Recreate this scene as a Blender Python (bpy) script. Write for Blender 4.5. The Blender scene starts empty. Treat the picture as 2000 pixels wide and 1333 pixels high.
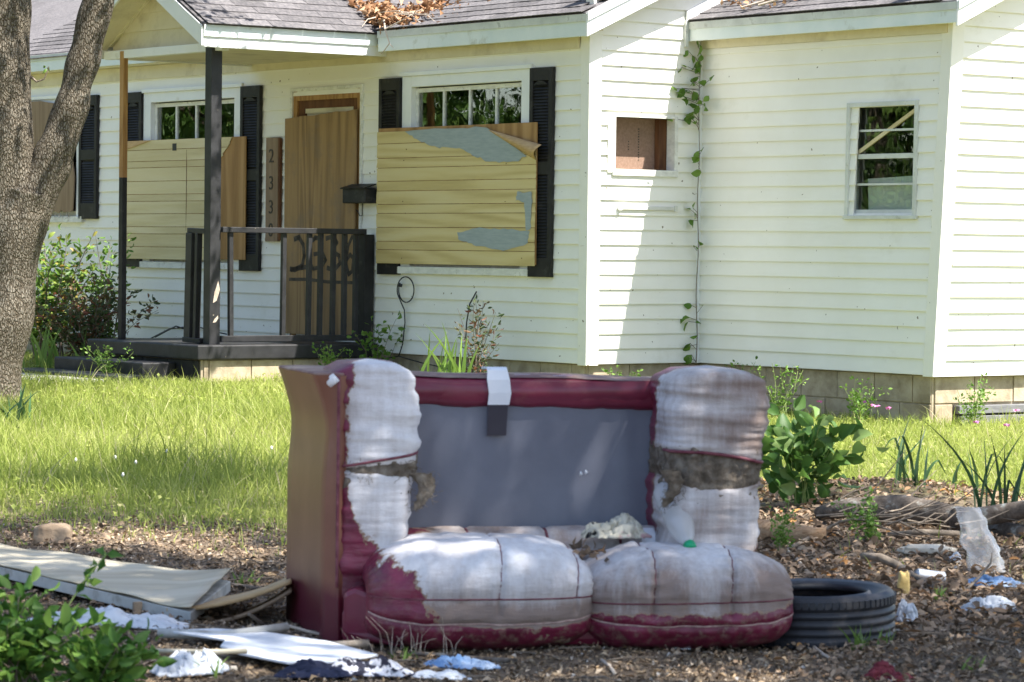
import bpy, math, random
import numpy as np
from mathutils import Vector, Matrix, noise
random.seed(7); rng = np.random.default_rng(7)
PI = math.pi
scene = bpy.context.scene
col = scene.collection
# ------------------------------------------------------------------ camera
F = 6194.0; CAMH = 1.29; PITCH = math.atan(179 / F); ROLL = 0.0115
CR = Matrix.Rotation(PI/2 - PITCH, 4, 'X') @ Matrix.Rotation(ROLL, 4, 'Z')
cd = bpy.data.cameras.new('camera'); cam = bpy.data.objects.new('camera', cd); col.objects.link(cam)
cam.matrix_world = Matrix.Translation((0, 0, CAMH)) @ CR
cd.sensor_width = 36; cd.lens = F / 2000 * 36; cd.clip_end = 2000; cd.clip_start = 0.1
cd.dof.use_dof = True; cd.dof.focus_distance = 24.0; cd.dof.aperture_fstop = 11
scene.camera = cam
# ------------------------------------------------------------------ sky, sun, exposure
SUN = Vector((0.936, -0.50, 1.80)).normalized()      # direction to the sun
w = bpy.data.worlds.new('World'); scene.world = w; w.use_nodes = True
nt = w.node_tree; bg = nt.nodes['Background']
sk = nt.nodes.new('ShaderNodeTexSky'); sk.sky_type = 'NISHITA'; sk.sun_disc = False
sk.sun_elevation = math.asin(SUN.z); sk.sun_rotation = math.atan2(SUN.x, SUN.y)
sk.air_density = 1.0; sk.dust_density = 1.5
nt.links.new(sk.outputs[0], bg.inputs[0]); bg.inputs[1].default_value = 0.10
sl = bpy.data.lights.new('sun', 'SUN'); sl.energy = 5.0; sl.angle = math.radians(0.53); sl.color = (1, .955, .88)
so = bpy.data.objects.new('sun', sl); col.objects.link(so); so.location = (8, -4, 16)
so.rotation_euler = (-SUN).to_track_quat('-Z', 'Y').to_euler()
scene.view_settings.view_transform = 'Standard'; scene.view_settings.look = 'None'
scene.view_settings.gamma = 1; scene.view_settings.exposure = 1.66
scene.view_settings.use_curve_mapping = False
scene.cycles.max_bounces = 6; scene.cycles.transparent_max_bounces = 12

# ------------------------------------------------------------------ photo pixel -> direction -> surface
R3 = np.array(CR.to_3x3()); CP = np.array([0, 0, CAMH])
def ray(x, y): return R3 @ np.array([(x-1000)/F, -(y-666.5)/F, -1.0])
def gz(x, y):
    x = np.asarray(x, float); y = np.asarray(y, float)
    t = np.clip((y-15)/11, 0, 1); t = t*t*(3-2*t)
    u = np.clip((x+0.5)/3.2, 0, 1); u = u*u*(3-2*u)
    h = 0.19*t*(1-.72*u)
    h += .012*np.sin(x*2.1+1)*np.sin(y*1.7)+.008*np.sin(x*4.7+y*3.1)
    h += .14*np.exp(-(((x-1.9)/.75)**2+((y-15.7)/1.0)**2))        # low mound of litter
    h -= .03*np.exp(-(((x-1.05)/.45)**2+((y-10.75)/.45)**2))      # hollow under the tyre
    return h
def ground(x, y, dz=0.0):
    d = ray(x, y); z = 0.0
    for _ in range(14):
        p = CP + d*(z-CAMH)/d[2]; z = float(gz(p[0], p[1]))+dz
    return Vector((p[0], p[1], z))
def at_y(x, y, Y):
    d = ray(x, y); return Vector(CP + d*Y/d[1])
HA = math.atan2(-.8, .6)
d0 = ray(1145, 712); P0 = CP + d0*24.2/d0[1]; P0[2] = 0
HM = Matrix.Translation(Vector(P0)) @ Matrix.Rotation(HA, 4, 'Z'); HR = np.array(HM.to_3x3())
def hloc(x, y): return HR.T @ (CP-P0), HR.T @ ray(x, y)
def hY(x, y, Y=0.0):
    o, d = hloc(x, y); p = o+d*(Y-o[1])/d[1]; return float(p[0]), float(p[2])
def hX(x, y, X=0.0):
    o, d = hloc(x, y); p = o+d*(X-o[0])/d[0]; return float(p[1]), float(p[2])
def hw(X, Y, Z): return HM @ Vector((X, Y, Z))
def wh(p): return HM.inverted() @ Vector(p)

# ------------------------------------------------------------------ materials
def newmat(name):
    m = bpy.data.materials.new(name); m.use_nodes = True
    return m, m.node_tree, m.node_tree.nodes['Principled BSDF']
def N(t, ty, **k):
    n = t.nodes.new(ty)
    for a, b in k.items(): setattr(n, a, b)
    return n
def ramp(t, stops):
    r = N(t, 'ShaderNodeValToRGB'); e = r.color_ramp.elements
    while len(e) < len(stops): e.new(0.5)
    for i, (p, c) in enumerate(stops): e[i].position = p; e[i].color = (*c, 1) if len(c) == 3 else c
    return r
def coords(t, scale=(1, 1, 1), kind='Object'):
    tc = N(t, 'ShaderNodeTexCoord'); mp = N(t, 'ShaderNodeMapping'); mp.inputs['Scale'].default_value = scale
    t.links.new(tc.outputs[kind], mp.inputs[0]); return mp.outputs[0]
def tex(t, vec, scale, detail=5, rough=.6, dist=0):
    n = N(t, 'ShaderNodeTexNoise'); n.inputs['Scale'].default_value = scale; n.inputs['Detail'].default_value = detail
    n.inputs['Roughness'].default_value = rough; n.inputs['Distortion'].default_value = dist
    t.links.new(vec, n.inputs['Vector']); return n.outputs['Fac']
def mixc(t, fac, a, b, mode='MIX'):
    m = N(t, 'ShaderNodeMix', data_type='RGBA', blend_type=mode)
    for s, v in ((m.inputs[0], fac), (m.inputs[6], a), (m.inputs[7], b)):
        if isinstance(v, (int, float)): s.default_value = v
        elif isinstance(v, tuple): s.default_value = (*v, 1)
        else: t.links.new(v, s)
    return m.outputs[2]
def math_(t, op, a, b):
    m = N(t, 'ShaderNodeMath', operation=op)
    for s, v in ((m.inputs[0], a), (m.inputs[1], b)):
        if isinstance(v, (int, float)): s.default_value = v
        else: t.links.new(v, s)
    return m.outputs[0]
def bump(t, p, h, strength=.3, dist=.01):
    b = N(t, 'ShaderNodeBump'); b.inputs['Strength'].default_value = strength; b.inputs['Distance'].default_value = dist
    t.links.new(h, b.inputs['Height']); t.links.new(b.outputs[0], p.inputs['Normal'])
def attr(t, name): return N(t, 'ShaderNodeAttribute', attribute_name=name).outputs['Fac']
def mat(name, stops, scale=6, detail=6, rough=.7, stretch=(1, 1, 1), bmp=0, bdist=.01, bscale=None, spec=.4, dirt=None, dscale=2.5, dlo=.55, dhi=.75, rnd=0, dist=0, metal=0):
    m, t, p = newmat(name); v = coords(t, stretch)
    f = tex(t, v, scale, detail, .6, dist); c = ramp(t, stops); t.links.new(f, c.inputs[0]); c = c.outputs[0]
    if dirt:
        f2 = tex(t, coords(t), dscale, 6, .65); r2 = ramp(t, [(dlo, (0, 0, 0)), (dhi, (1, 1, 1))]); t.links.new(f2, r2.inputs[0])
        c = mixc(t, r2.outputs[0], c, dirt)
    if rnd:
        oi = N(t, 'ShaderNodeObjectInfo'); h = N(t, 'ShaderNodeHueSaturation'); t.links.new(c, h.inputs['Color'])
        mr = N(t, 'ShaderNodeMapRange'); mr.inputs[3].default_value = 1-rnd; mr.inputs[4].default_value = 1+rnd
        t.links.new(oi.outputs['Random'], mr.inputs[0]); t.links.new(mr.outputs[0], h.inputs['Value']); c = h.outputs[0]
    t.links.new(c, p.inputs['Base Color']); p.inputs['Roughness'].default_value = rough
    p.inputs['Specular IOR Level'].default_value = spec; p.inputs['Metallic'].default_value = metal
    if bmp:
        g = tex(t, v, bscale or scale*3, 5); bump(t, p, g, bmp, bdist)
    return m
def leafmat(name, stops, trans=.35, rough=.5):
    m, t, p = newmat(name); r = ramp(t, stops); t.links.new(attr(t, 'rnd'), r.inputs[0])
    t.links.new(r.outputs[0], p.inputs['Base Color']); p.inputs['Roughness'].default_value = rough; p.inputs['Specular IOR Level'].default_value = .35
    if trans:
        tr = N(t, 'ShaderNodeBsdfTranslucent'); ms = N(t, 'ShaderNodeMixShader'); ms.inputs[0].default_value = trans
        t.links.new(r.outputs[0], tr.inputs[0]); t.links.new(p.outputs[0], ms.inputs[1]); t.links.new(tr.outputs[0], ms.inputs[2])
        t.links.new(ms.outputs[0], t.nodes['Material Output'].inputs[0])
    return m
def peelmat(name):
    m, t, p = newmat(name); v = coords(t)
    n1 = tex(t, v, 22, 8, .7); n2 = tex(t, v, 5, 4)
    val = math_(t, 'ADD', attr(t, 'peel'), math_(t, 'MULTIPLY', math_(t, 'SUBTRACT', math_(t, 'ADD', n1, math_(t, 'MULTIPLY', n2, .7)), .85), 1.15))
    fab = ramp(t, [(.28, (.80, .80, .82)), (.50, (.56, .53, .53)), (.73, (.25, .19, .165))])
    g1 = tex(t, coords(t, (26, 26, 2.2)), 1, 7, .7); g2 = tex(t, v, 3.2, 5)
    t.links.new(math_(t, 'ADD', math_(t, 'MULTIPLY', attr(t, 'grime'), .52), math_(t, 'ADD', math_(t, 'MULTIPLY', g1, .36), math_(t, 'MULTIPLY', g2, .30))), fab.inputs[0])
    lea = ramp(t, [(.35, (.105, .009, .028)), (.6, (.19, .019, .052)), (.75, (.20, .05, .075))]); t.links.new(tex(t, v, 7, 6), lea.inputs[0])
    e1 = ramp(t, [(.455, (0, 0, 0)), (.475, (1, 1, 1))]); t.links.new(val, e1.inputs[0])
    e2 = ramp(t, [(.51, (0, 0, 0)), (.56, (1, 1, 1))]); t.links.new(val, e2.inputs[0])
    c = mixc(t, e1.outputs[0], lea.outputs[0], (.30, .20, .135)); c = mixc(t, e2.outputs[0], c, fab.outputs[0])
    dn = ramp(t, [(.50, (0, 0, 0)), (.66, (.75, .75, .75))]); t.links.new(tex(t, v, 34, 7, .75), dn.inputs[0])
    c = mixc(t, math_(t, 'MULTIPLY', dn.outputs[0], attr(t, 'mud')), c, (.26, .19, .14))
    t.links.new(c, p.inputs['Base Color'])
    rr = N(t, 'ShaderNodeMapRange'); rr.inputs[3].default_value = .36; rr.inputs[4].default_value = .92; t.links.new(e1.outputs[0], rr.inputs[0])
    t.links.new(rr.outputs[0], p.inputs['Roughness'])
    wv = tex(t, coords(t, (140, 140, 140)), 1.5, 3); h = math_(t, 'ADD', math_(t, 'MULTIPLY', wv, .25), math_(t, 'MULTIPLY', e1.outputs[0], -.5))
    h = math_(t, 'ADD', h, math_(t, 'MULTIPLY', tex(t, coords(t, (9, 9, 40)), 1, 5), 1.3))
    bump(t, p, h, .7, .007); return m

def woodmat(name, stops, axis='Z', scale=1.0, rough=.7, bands=5.0, dist=6.0, groove=False, stain=None):
    m, t, p = newmat(name)
    st = {'Z': (14, 14, 1.1), 'X': (1.1, 14, 14)}[axis]
    v = coords(t, tuple(s*scale for s in st)); oi = N(t, 'ShaderNodeObjectInfo')
    ad = N(t, 'ShaderNodeVectorMath', operation='ADD'); t.links.new(v, ad.inputs[0])
    cb = N(t, 'ShaderNodeCombineXYZ')
    for i in range(3): t.links.new(math_(t, 'MULTIPLY', oi.outputs['Random'], 37.0+i*11), cb.inputs[i])
    t.links.new(cb.outputs[0], ad.inputs[1]); v = ad.outputs[0]
    a = tex(t, v, .45, 2, .5, .4); s = N(t, 'ShaderNodeMath', operation='SINE'); t.links.new(math_(t, 'MULTIPLY', a, bands*9), s.inputs[0])
    f = math_(t, 'ADD', math_(t, 'MULTIPLY', s.outputs[0], .10), math_(t, 'ADD', math_(t, 'MULTIPLY', tex(t, v, 2.2, 7, .7), .55), .21))
    r = ramp(t, stops); t.links.new(f, r.inputs[0]); c = r.outputs[0]
    if stain:
        r2 = ramp(t, [(.52, (0, 0, 0)), (.7, (1, 1, 1))]); t.links.new(tex(t, coords(t), 2.2, 6, .65), r2.inputs[0]); c = mixc(t, r2.outputs[0], c, stain)
    t.links.new(c, p.inputs['Base Color']); p.inputs['Roughness'].default_value = rough; p.inputs['Specular IOR Level'].default_value = .3
    bump(t, p, f, .25, .004); return m

M = {}
M['siding'] = mat('siding', [(.3, (.80, .785, .715)), (.7, (.85, .84, .785))], 2.5, 6, .55, (1, 1, 1), .05, .004, 9, .35, dirt=(.56, .54, .43), dscale=1.6, dlo=.60, dhi=.92)
_m = M['siding']; _t = _m.node_tree; _p = _t.nodes['Principled BSDF']; _src = _p.inputs['Base Color'].links[0].from_socket
_r = ramp(_t, [(.655, (0, 0, 0)), (.76, (.55, .55, .55))]); _t.links.new(tex(_t, coords(_t, (1, 1, 2.5)), 11, 6, .7), _r.inputs[0])
_r2 = ramp(_t, [(.735, (0, 0, 0)), (.75, (.9, .9, .9))]); _t.links.new(tex(_t, coords(_t), 21, 2, .5), _r2.inputs[0])
_t.links.new(mixc(_t, _r2.outputs[0], mixc(_t, _r.outputs[0], _src, (.50, .46, .34)), (.17, .13, .08)), _p.inputs['Base Color'])
M['trim'] = mat('trim', [(.3, (.74, .76, .75)), (.7, (.82, .83, .82))], 3, 6, .5, dirt=(.5, .5, .4), dscale=5, dlo=.6, dhi=.85)
M['fascia'] = mat('fascia', [(.3, (.62, .70, .70)), (.65, (.74, .79, .78))], 3, 6, .5, dirt=(.32, .33, .22), dscale=3.5, dlo=.60, dhi=.80)
M['soffit'] = mat('soffit', [(.3, (.60, .54, .37)), (.7, (.74, .68, .50))], 3, 6, .7, dirt=(.36, .30, .18), dscale=3, dlo=.5, dhi=.8)
M['oldpaint'] = mat('oldpaint', [(.35, (.6, .6, .55)), (.6, (.76, .76, .71))], 10, 8, .7, (1, 1, 2), .2, .002, dirt=(.34, .31, .25), dscale=16, dlo=.60, dhi=.74)
M['shingle'] = mat('shingle', [(.3, (.075, .071, .074)), (.5, (.115, .108, .111)), (.7, (.165, .153, .152))], 40, 5, .95, bmp=.5, bdist=.004, bscale=120, spec=.2, rnd=.22, dirt=(.06, .056, .058), dscale=2, dlo=.5, dhi=.8)
M['black'] = mat('black_paint', [(.3, (.012, .012, .012)), (.7, (.028, .027, .027))], 8, 6, .55, bmp=.25, bdist=.003, spec=.25, dirt=(.06, .057, .054), dscale=9, dlo=.58, dhi=.74)
M['chipped'] = mat('chipped_paint', [(.3, (.014, .014, .015)), (.7, (.034, .034, .037))], 8, 6, .5, bmp=.35, bdist=.004, dirt=(.34, .29, .22), dscale=17, dlo=.69, dhi=.71)
M['barewood'] = woodmat('bare_wood', [(.3, (.26, .13, .045)), (.6, (.42, .24, .09))], 'Z', .9)
M['ply'] = woodmat('plywood', [(.25, (.20, .105, .035)), (.5, (.36, .205, .08)), (.75, (.47, .29, .13))], 'Z', .35, .75, 6)
M['plydoor'] = woodmat('weathered_plywood', [(.25, (.145, .09, .045)), (.5, (.30, .19, .085)), (.75, (.40, .26, .12))], 'Z', .38, .8, 7, stain=(.21, .155, .10))
M['numboard'] = woodmat('number_board_wood', [(.3, (.20, .135, .085)), (.7, (.30, .215, .14))], 'Z', .8)
M['panel'] = woodmat('wood_print_panel', [(.25, (.44, .33, .13)), (.5, (.62, .50, .24)), (.75, (.68, .58, .33))], 'X', .3, .5, 8)
M['panelpale'] = woodmat('pale_wood_print_panel', [(.25, (.48, .39, .20)), (.5, (.62, .53, .31)), (.75, (.68, .60, .40))], 'X', .3, .5, 6)
M['veneerback'] = mat('veneer_back', [(.3, (.42, .27, .13)), (.7, (.55, .38, .2))], 5, 6, .8, (3, 3, 12))
M['greypaint'] = mat('grey_paint', [(.3, (.27, .32, .33)), (.7, (.35, .40, .41))], 9, 6, .6, (1, 1, 6))
M['block'] = mat('concrete_block', [(.3, (.30, .24, .165)), (.55, (.43, .36, .26)), (.75, (.50, .43, .32))], 7, 8, .95, bmp=.5, bdist=.006, bscale=60, spec=.1, dirt=(.19, .15, .10), dscale=3.2, dlo=.52, dhi=.75, rnd=.08)
M['concrete'] = mat('concrete', [(.3, (.30, .28, .26)), (.7, (.45, .43, .40))], 6, 8, .95, bmp=.4, bdist=.004, bscale=70, spec=.1)
M['metal'] = mat('window_metal', [(.3, (.50, .52, .49)), (.7, (.68, .70, .66))], 6, 6, .4, dirt=(.3, .3, .26), dscale=12, dlo=.58, dhi=.75)
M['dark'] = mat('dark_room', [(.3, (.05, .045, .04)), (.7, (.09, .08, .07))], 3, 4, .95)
M['card'] = mat('hardboard', [(.3, (.21, .13, .09)), (.7, (.29, .19, .14))], 60, 5, .85, dirt=(.2, .13, .1), dscale=4)
M['rust'] = mat('rusty_wood', [(.3, (.075, .028, .012)), (.7, (.17, .075, .03))], 12, 6, .85, (1, 1, .2), .4, .004)
M['leather'] = mat('burgundy_vinyl', [(.3, (.125, .012, .030)), (.7, (.185, .022, .05))], 5, 6, .33, bmp=.12, bdist=.004, bscale=40, spec=.5, dirt=(.26, .10, .085), dscale=4.5, dlo=.56, dhi=.82)
M['sidevinyl'] = mat('brown_burgundy_vinyl', [(.3, (.165, .062, .040)), (.7, (.215, .088, .055))], 4, 6, .40, bmp=.1, bdist=.003, bscale=60, spec=.45, dirt=(.30, .14, .085), dscale=2.2, dlo=.5, dhi=.85)
M['dusty'] = mat('dusty_vinyl', [(.35, (.15, .06, .06)), (.55, (.27, .185, .15)), (.7, (.36, .28, .22))], 6, 8, .75, bmp=.2, bdist=.004)
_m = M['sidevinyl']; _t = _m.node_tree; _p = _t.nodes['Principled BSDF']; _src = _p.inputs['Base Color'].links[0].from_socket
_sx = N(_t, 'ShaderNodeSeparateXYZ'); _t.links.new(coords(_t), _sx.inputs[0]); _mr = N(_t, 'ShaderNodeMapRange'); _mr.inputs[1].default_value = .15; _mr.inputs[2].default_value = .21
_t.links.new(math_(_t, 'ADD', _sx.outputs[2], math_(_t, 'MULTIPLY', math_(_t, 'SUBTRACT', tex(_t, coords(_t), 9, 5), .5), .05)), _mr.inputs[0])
_t.links.new(mixc(_t, _mr.outputs[0], (.10, .010, .022), _src), _p.inputs['Base Color'])  # brown vinyl above, turning dark burgundy towards the bottom with an uneven edge
M['peel'] = peelmat('peeling_vinyl')
M['lining'] = mat('grey_lining', [(.3, (.115, .125, .165)), (.7, (.165, .175, .22))], 3, 7, .45, bmp=.15, bdist=.003, bscale=200, spec=.5, dirt=(.24, .23, .26), dscale=2.3, dlo=.58, dhi=.85)
M['darktape'] = mat('dark_tape', [(.3, (.03, .027, .04)), (.7, (.045, .04, .055))], 5, 4, .5)
M['whitestrap'] = mat('white_strap', [(.3, (.70, .72, .76)), (.7, (.80, .81, .83))], 6, 5, .8, bmp=.2, bdist=.002, bscale=220, dirt=(.4, .38, .36), dscale=16, dlo=.6, dhi=.8)
M['thread'] = mat('thread', [(.4, (.36, .24, .22)), (.6, (.5, .36, .32))], 50, 2, .9)
M['maroonpipe'] = mat('maroon_piping', [(.4, (.11, .02, .035)), (.6, (.19, .06, .075))], 30, 3, .6)
M['stuff'] = mat('stuffing', [(.3, (.085, .068, .05)), (.5, (.17, .14, .11)), (.7, (.27, .235, .19))], 26, 8, 1, bmp=.9, bdist=.012, bscale=50, spec=.05)
M['rubber'] = mat('tyre_rubber', [(.3, (.016, .017, .022)), (.7, (.034, .036, .045))], 10, 6, .5, bmp=.15, bdist=.002, bscale=90, spec=.5, dirt=(.16, .13, .105), dscale=5, dlo=.56, dhi=.82)
M['bark'] = None
M['stone'] = mat('tan_stone', [(.3, (.26, .18, .11)), (.7, (.46, .34, .23))], 12, 8, .9, bmp=.6, bdist=.01, bscale=40)
M['whitecloth'] = mat('white_cloth', [(.3, (.52, .55, .60)), (.7, (.68, .70, .73))], 8, 5, .85, dirt=(.42, .40, .38), dscale=7, dlo=.62, dhi=.85)
M['bluecloth'] = mat('blue_cloth', [(.4, (.15, .28, .50)), (.55, (.36, .48, .66)), (.7, (.62, .69, .78))], 16, 5, .9)
M['patterncloth'] = mat('black_white_cloth', [(.45, (.02, .02, .035)), (.5, (.03, .035, .06)), (.54, (.62, .62, .66))], 26, 3, .9)
M['navy'] = mat('navy_cloth', [(.3, (.015, .018, .04)), (.7, (.05, .055, .1))], 10, 5, .9)
M['maroon'] = mat('maroon_cloth', [(.3, (.11, .012, .022)), (.7, (.20, .035, .045))], 10, 5, .9)
M['palewood'] = woodmat('pale_weathered_veneer', [(.25, (.36, .30, .21)), (.5, (.52, .46, .34)), (.75, (.62, .56, .45))], 'X', .3, .8, 4)
M['greywood'] = mat('grey_painted_wood', [(.3, (.36, .36, .34)), (.7, (.52, .52, .50))], 8, 6, .8, dirt=(.2, .17, .13), dscale=9)
M['hatchwood'] = mat('grey_hatch_boards', [(.3, (.12, .12, .125)), (.7, (.20, .20, .205))], 8, 6, .8, (1, 1, 4), .3, .003)
M['twig'] = mat('twig_bark', [(.3, (.11, .085, .062)), (.7, (.25, .205, .16))], 30, 6, .9, bmp=.5, bdist=.004)
M['deadtwig'] = mat('bleached_twig', [(.3, (.36, .29, .22)), (.7, (.58, .50, .42))], 30, 6, .9)
M['lichen'] = mat('lichen_bark', [(.35, (.05, .04, .032)), (.55, (.13, .105, .085)), (.68, (.33, .34, .31))], 14, 8, .95, bmp=.8, bdist=.015, bscale=26)
M['rotwood'] = mat('rotten_wood', [(.3, (.25, .14, .07)), (.7, (.50, .34, .21))], 12, 8, .95, (1, 6, 6), .7, .012)
M['foam'] = mat('yellow_foam', [(.3, (.46, .32, .11)), (.7, (.62, .47, .2))], 30, 6, .95, bmp=.6, bdist=.006)
M['green_cap'] = mat('green_cap', [(.3, (.005, .30, .12)), (.7, (.01, .38, .17))], 4, 2, .35)
M['cable'] = mat('black_cable', [(.3, (.012, .012, .014)), (.7, (.025, .025, .028))], 6, 2, .5)
M['print'] = mat('white_printed_bag', [(.36, (.025, .025, .03)), (.39, (.52, .49, .40)), (.62, (.60, .56, .45)), (.70, (.52, .32, .32))], 14, 3, .6)
M['petalpink'] = mat('pink_petal', [(.3, (.60, .12, .42)), (.7, (.75, .3, .58))], 4, 2, .6)
M['petalwhite'] = mat('white_petal', [(.3, (.74, .72, .72)), (.7, (.82, .8, .8))], 4, 2, .6)
M['flower_stem'] = mat('weed_stem', [(.3, (.16, .22, .06)), (.7, (.26, .33, .1))], 8, 2, .7)
M['graffiti'] = mat('spray_paint', [(.35, (.03, .025, .02)), (.7, (.10, .075, .05))], 20, 4, .7)
M['plaster'] = mat('plaster_chunk', [(.3, (.50, .43, .33)), (.7, (.70, .64, .54))], 14, 7, .95, bmp=.6, bdist=.01)
M['silver'] = mat('aluminium_strip', [(.3, (.56, .56, .52)), (.7, (.72, .72, .68))], 6, 4, .4)
def clear(name, tint, fac, rough):
    m, t, p = newmat(name); t.nodes.remove(p)
    tr = N(t, 'ShaderNodeBsdfTransparent'); tr.inputs[0].default_value = (*tint, 1)
    gl = N(t, 'ShaderNodeBsdfGlossy'); gl.inputs['Roughness'].default_value = rough
    lw = N(t, 'ShaderNodeLayerWeight'); lw.inputs[0].default_value = .5
    fv = math_(t, 'ADD', math_(t, 'MULTIPLY', math_(t, 'POWER', lw.outputs['Facing'], 2.0), fac), .05)
    ms = N(t, 'ShaderNodeMixShader'); t.links.new(fv, ms.inputs[0]); t.links.new(tr.outputs[0], ms.inputs[1]); t.links.new(gl.outputs[0], ms.inputs[2])
    t.links.new(ms.outputs[0], t.nodes['Material Output'].inputs[0]); return m, t, ms
M['glass'], _t, _ = clear('window_glass', (.86, .89, .86), .85, .01)
_n = tex(_t, coords(_t, (1.3, 1.3, 1.3)), 2, 2); _b = N(_t, 'ShaderNodeBump'); _b.inputs['Strength'].default_value = .10; _b.inputs['Distance'].default_value = .02
_t.links.new(_n, _b.inputs['Height'])
for _x in _t.nodes:
    if _x.type in ('BSDF_GLOSSY', 'LAYER_WEIGHT'): _t.links.new(_b.outputs[0], _x.inputs['Normal'])
M['plastic'], _t, _ms = clear('clear_plastic', (.93, .93, .94), .7, .10)
_d = N(_t, 'ShaderNodeBsdfDiffuse'); _d.inputs[0].default_value = (.78, .78, .77, 1); _m2 = N(_t, 'ShaderNodeMixShader'); _m2.inputs[0].default_value = .22
_t.links.new(_ms.outputs[0], _m2.inputs[1]); _t.links.new(_d.outputs[0], _m2.inputs[2]); _t.links.new(_m2.outputs[0], _t.nodes['Material Output'].inputs[0])
M['bottleplastic'] = M['plastic'].copy()
for _x in M['bottleplastic'].node_tree.nodes:
    if _x.type == 'MIX_SHADER' and not _x.inputs[0].is_linked: _x.inputs[0].default_value = .42
def barkmat():
    m, t, p = newmat('tree_bark'); v = coords(t, (44, 44, 17))
    dv = N(t, 'ShaderNodeVectorMath', operation='ADD'); nz = N(t, 'ShaderNodeTexNoise'); nz.inputs['Scale'].default_value = .8; nz.inputs['Detail'].default_value = 4
    t.links.new(v, nz.inputs['Vector']); t.links.new(v, dv.inputs[0]); t.links.new(nz.outputs['Color'], dv.inputs[1])
    vo = N(t, 'ShaderNodeTexVoronoi', feature='DISTANCE_TO_EDGE'); vo.inputs['Scale'].default_value = 1.5; t.links.new(dv.outputs[0], vo.inputs['Vector'])
    n = tex(t, coords(t, (60, 60, 24)), 1, 7, .7); n2 = tex(t, coords(t, (3, 3, 1.5)), 1, 5)
    h = math_(t, 'ADD', math_(t, 'MULTIPLY', math_(t, 'MINIMUM', vo.outputs['Distance'], .22), 1.5), math_(t, 'MULTIPLY', n, .72))
    r = ramp(t, [(.27, (.022, .017, .013)), (.42, (.105, .085, .063)), (.60, (.225, .195, .155)), (.85, (.38, .35, .30))]); t.links.new(h, r.inputs[0])
    c = mixc(t, math_(t, 'MULTIPLY', n2, .45), r.outputs[0], (.15, .12, .07))
    t.links.new(c, p.inputs['Base Color']); p.inputs['Roughness'].default_value = .95; p.inputs['Specular IOR Level'].default_value = .15
    bump(t, p, h, 1.0, .05); return m
M['bark'] = barkmat()
M['leaf'] = leafmat('tree_leaf', [(0, (.035, .085, .016)), (.5, (.075, .15, .025)), (1, (.14, .22, .045))])
M['shrubleaf'] = leafmat('shrub_leaf', [(0, (.06, .13, .025)), (.55, (.14, .25, .04)), (.85, (.28, .35, .07)), (1, (.36, .20, .05))])
M['redleaf'] = leafmat('red_green_leaf', [(0, (.05, .09, .035)), (.5, (.10, .13, .05)), (1, (.24, .08, .05))])
M['vineleaf'] = leafmat('vine_leaf', [(0, (.08, .18, .022)), (1, (.2, .32, .06))])
M['bigleaf'] = leafmat('broad_weed_leaf', [(0, (.05, .12, .022)), (.6, (.10, .21, .04)), (1, (.22, .32, .10))])
M['nearleaf'] = leafmat('near_shrub_leaf', [(0, (.045, .12, .018)), (.6, (.10, .21, .035)), (1, (.20, .32, .06))])
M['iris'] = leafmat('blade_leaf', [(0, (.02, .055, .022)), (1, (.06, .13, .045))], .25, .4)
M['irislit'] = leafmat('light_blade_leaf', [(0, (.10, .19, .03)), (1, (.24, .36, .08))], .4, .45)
M['grass'] = leafmat('grass_blade', [(0, (.17, .235, .035)), (.5, (.34, .40, .085)), (.82, (.47, .49, .16)), (1, (.56, .50, .30))], .5, .6)
M['litter'] = leafmat('dead_leaf', [(0, (.07, .05, .036)), (.35, (.16, .112, .074)), (.65, (.29, .20, .13)), (.90, (.36, .27, .19)), (.97, (.36, .17, .06)), (1, (.46, .25, .08))], .12, .8)
M['roofleaf'] = leafmat('roof_dead_leaf', [(0, (.15, .07, .03)), (.5, (.33, .17, .08)), (1, (.50, .33, .2))], .12, .8)
M['bits'] = leafmat('wood_bits', [(0, (.06, .045, .032)), (.4, (.23, .17, .11)), (.7, (.36, .25, .14)), (.95, (.44, .36, .27)), (1, (.42, .41, .39))], 0, .9)
def groundmat():
    m, t, p = newmat('yard_soil'); v = coords(t)
    r = ramp(t, [(.3, (.10, .076, .055)), (.5, (.19, .145, .105)), (.7, (.30, .235, .175))]); t.links.new(math_(t, 'ADD', math_(t, 'MULTIPLY', tex(t, v, 38, 8, .75), .7), math_(t, 'MULTIPLY', tex(t, v, 2.2, 5), .3)), r.inputs[0])
    g = ramp(t, [(.3, (.11, .12, .035)), (.7, (.22, .23, .08))]); t.links.new(tex(t, v, 20, 7), g.inputs[0])
    sx = N(t, 'ShaderNodeSeparateXYZ'); t.links.new(v, sx.inputs[0])
    e = math_(t, 'ADD', sx.outputs[1], math_(t, 'MULTIPLY', math_(t, 'SUBTRACT', tex(t, v, 1.1, 5), .5), 5))
    mr = N(t, 'ShaderNodeMapRange'); mr.inputs[1].default_value = 14.6; mr.inputs[2].default_value = 17.5; t.links.new(e, mr.inputs[0])
    t.links.new(mixc(t, mr.outputs[0], r.outputs[0], g.outputs[0]), p.inputs['Base Color']); p.inputs['Roughness'].default_value = .95; p.inputs['Specular IOR Level'].default_value = .1
    bump(t, p, tex(t, v, 45, 7, .75), .9, .02); return m
M['soil'] = groundmat()

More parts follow.
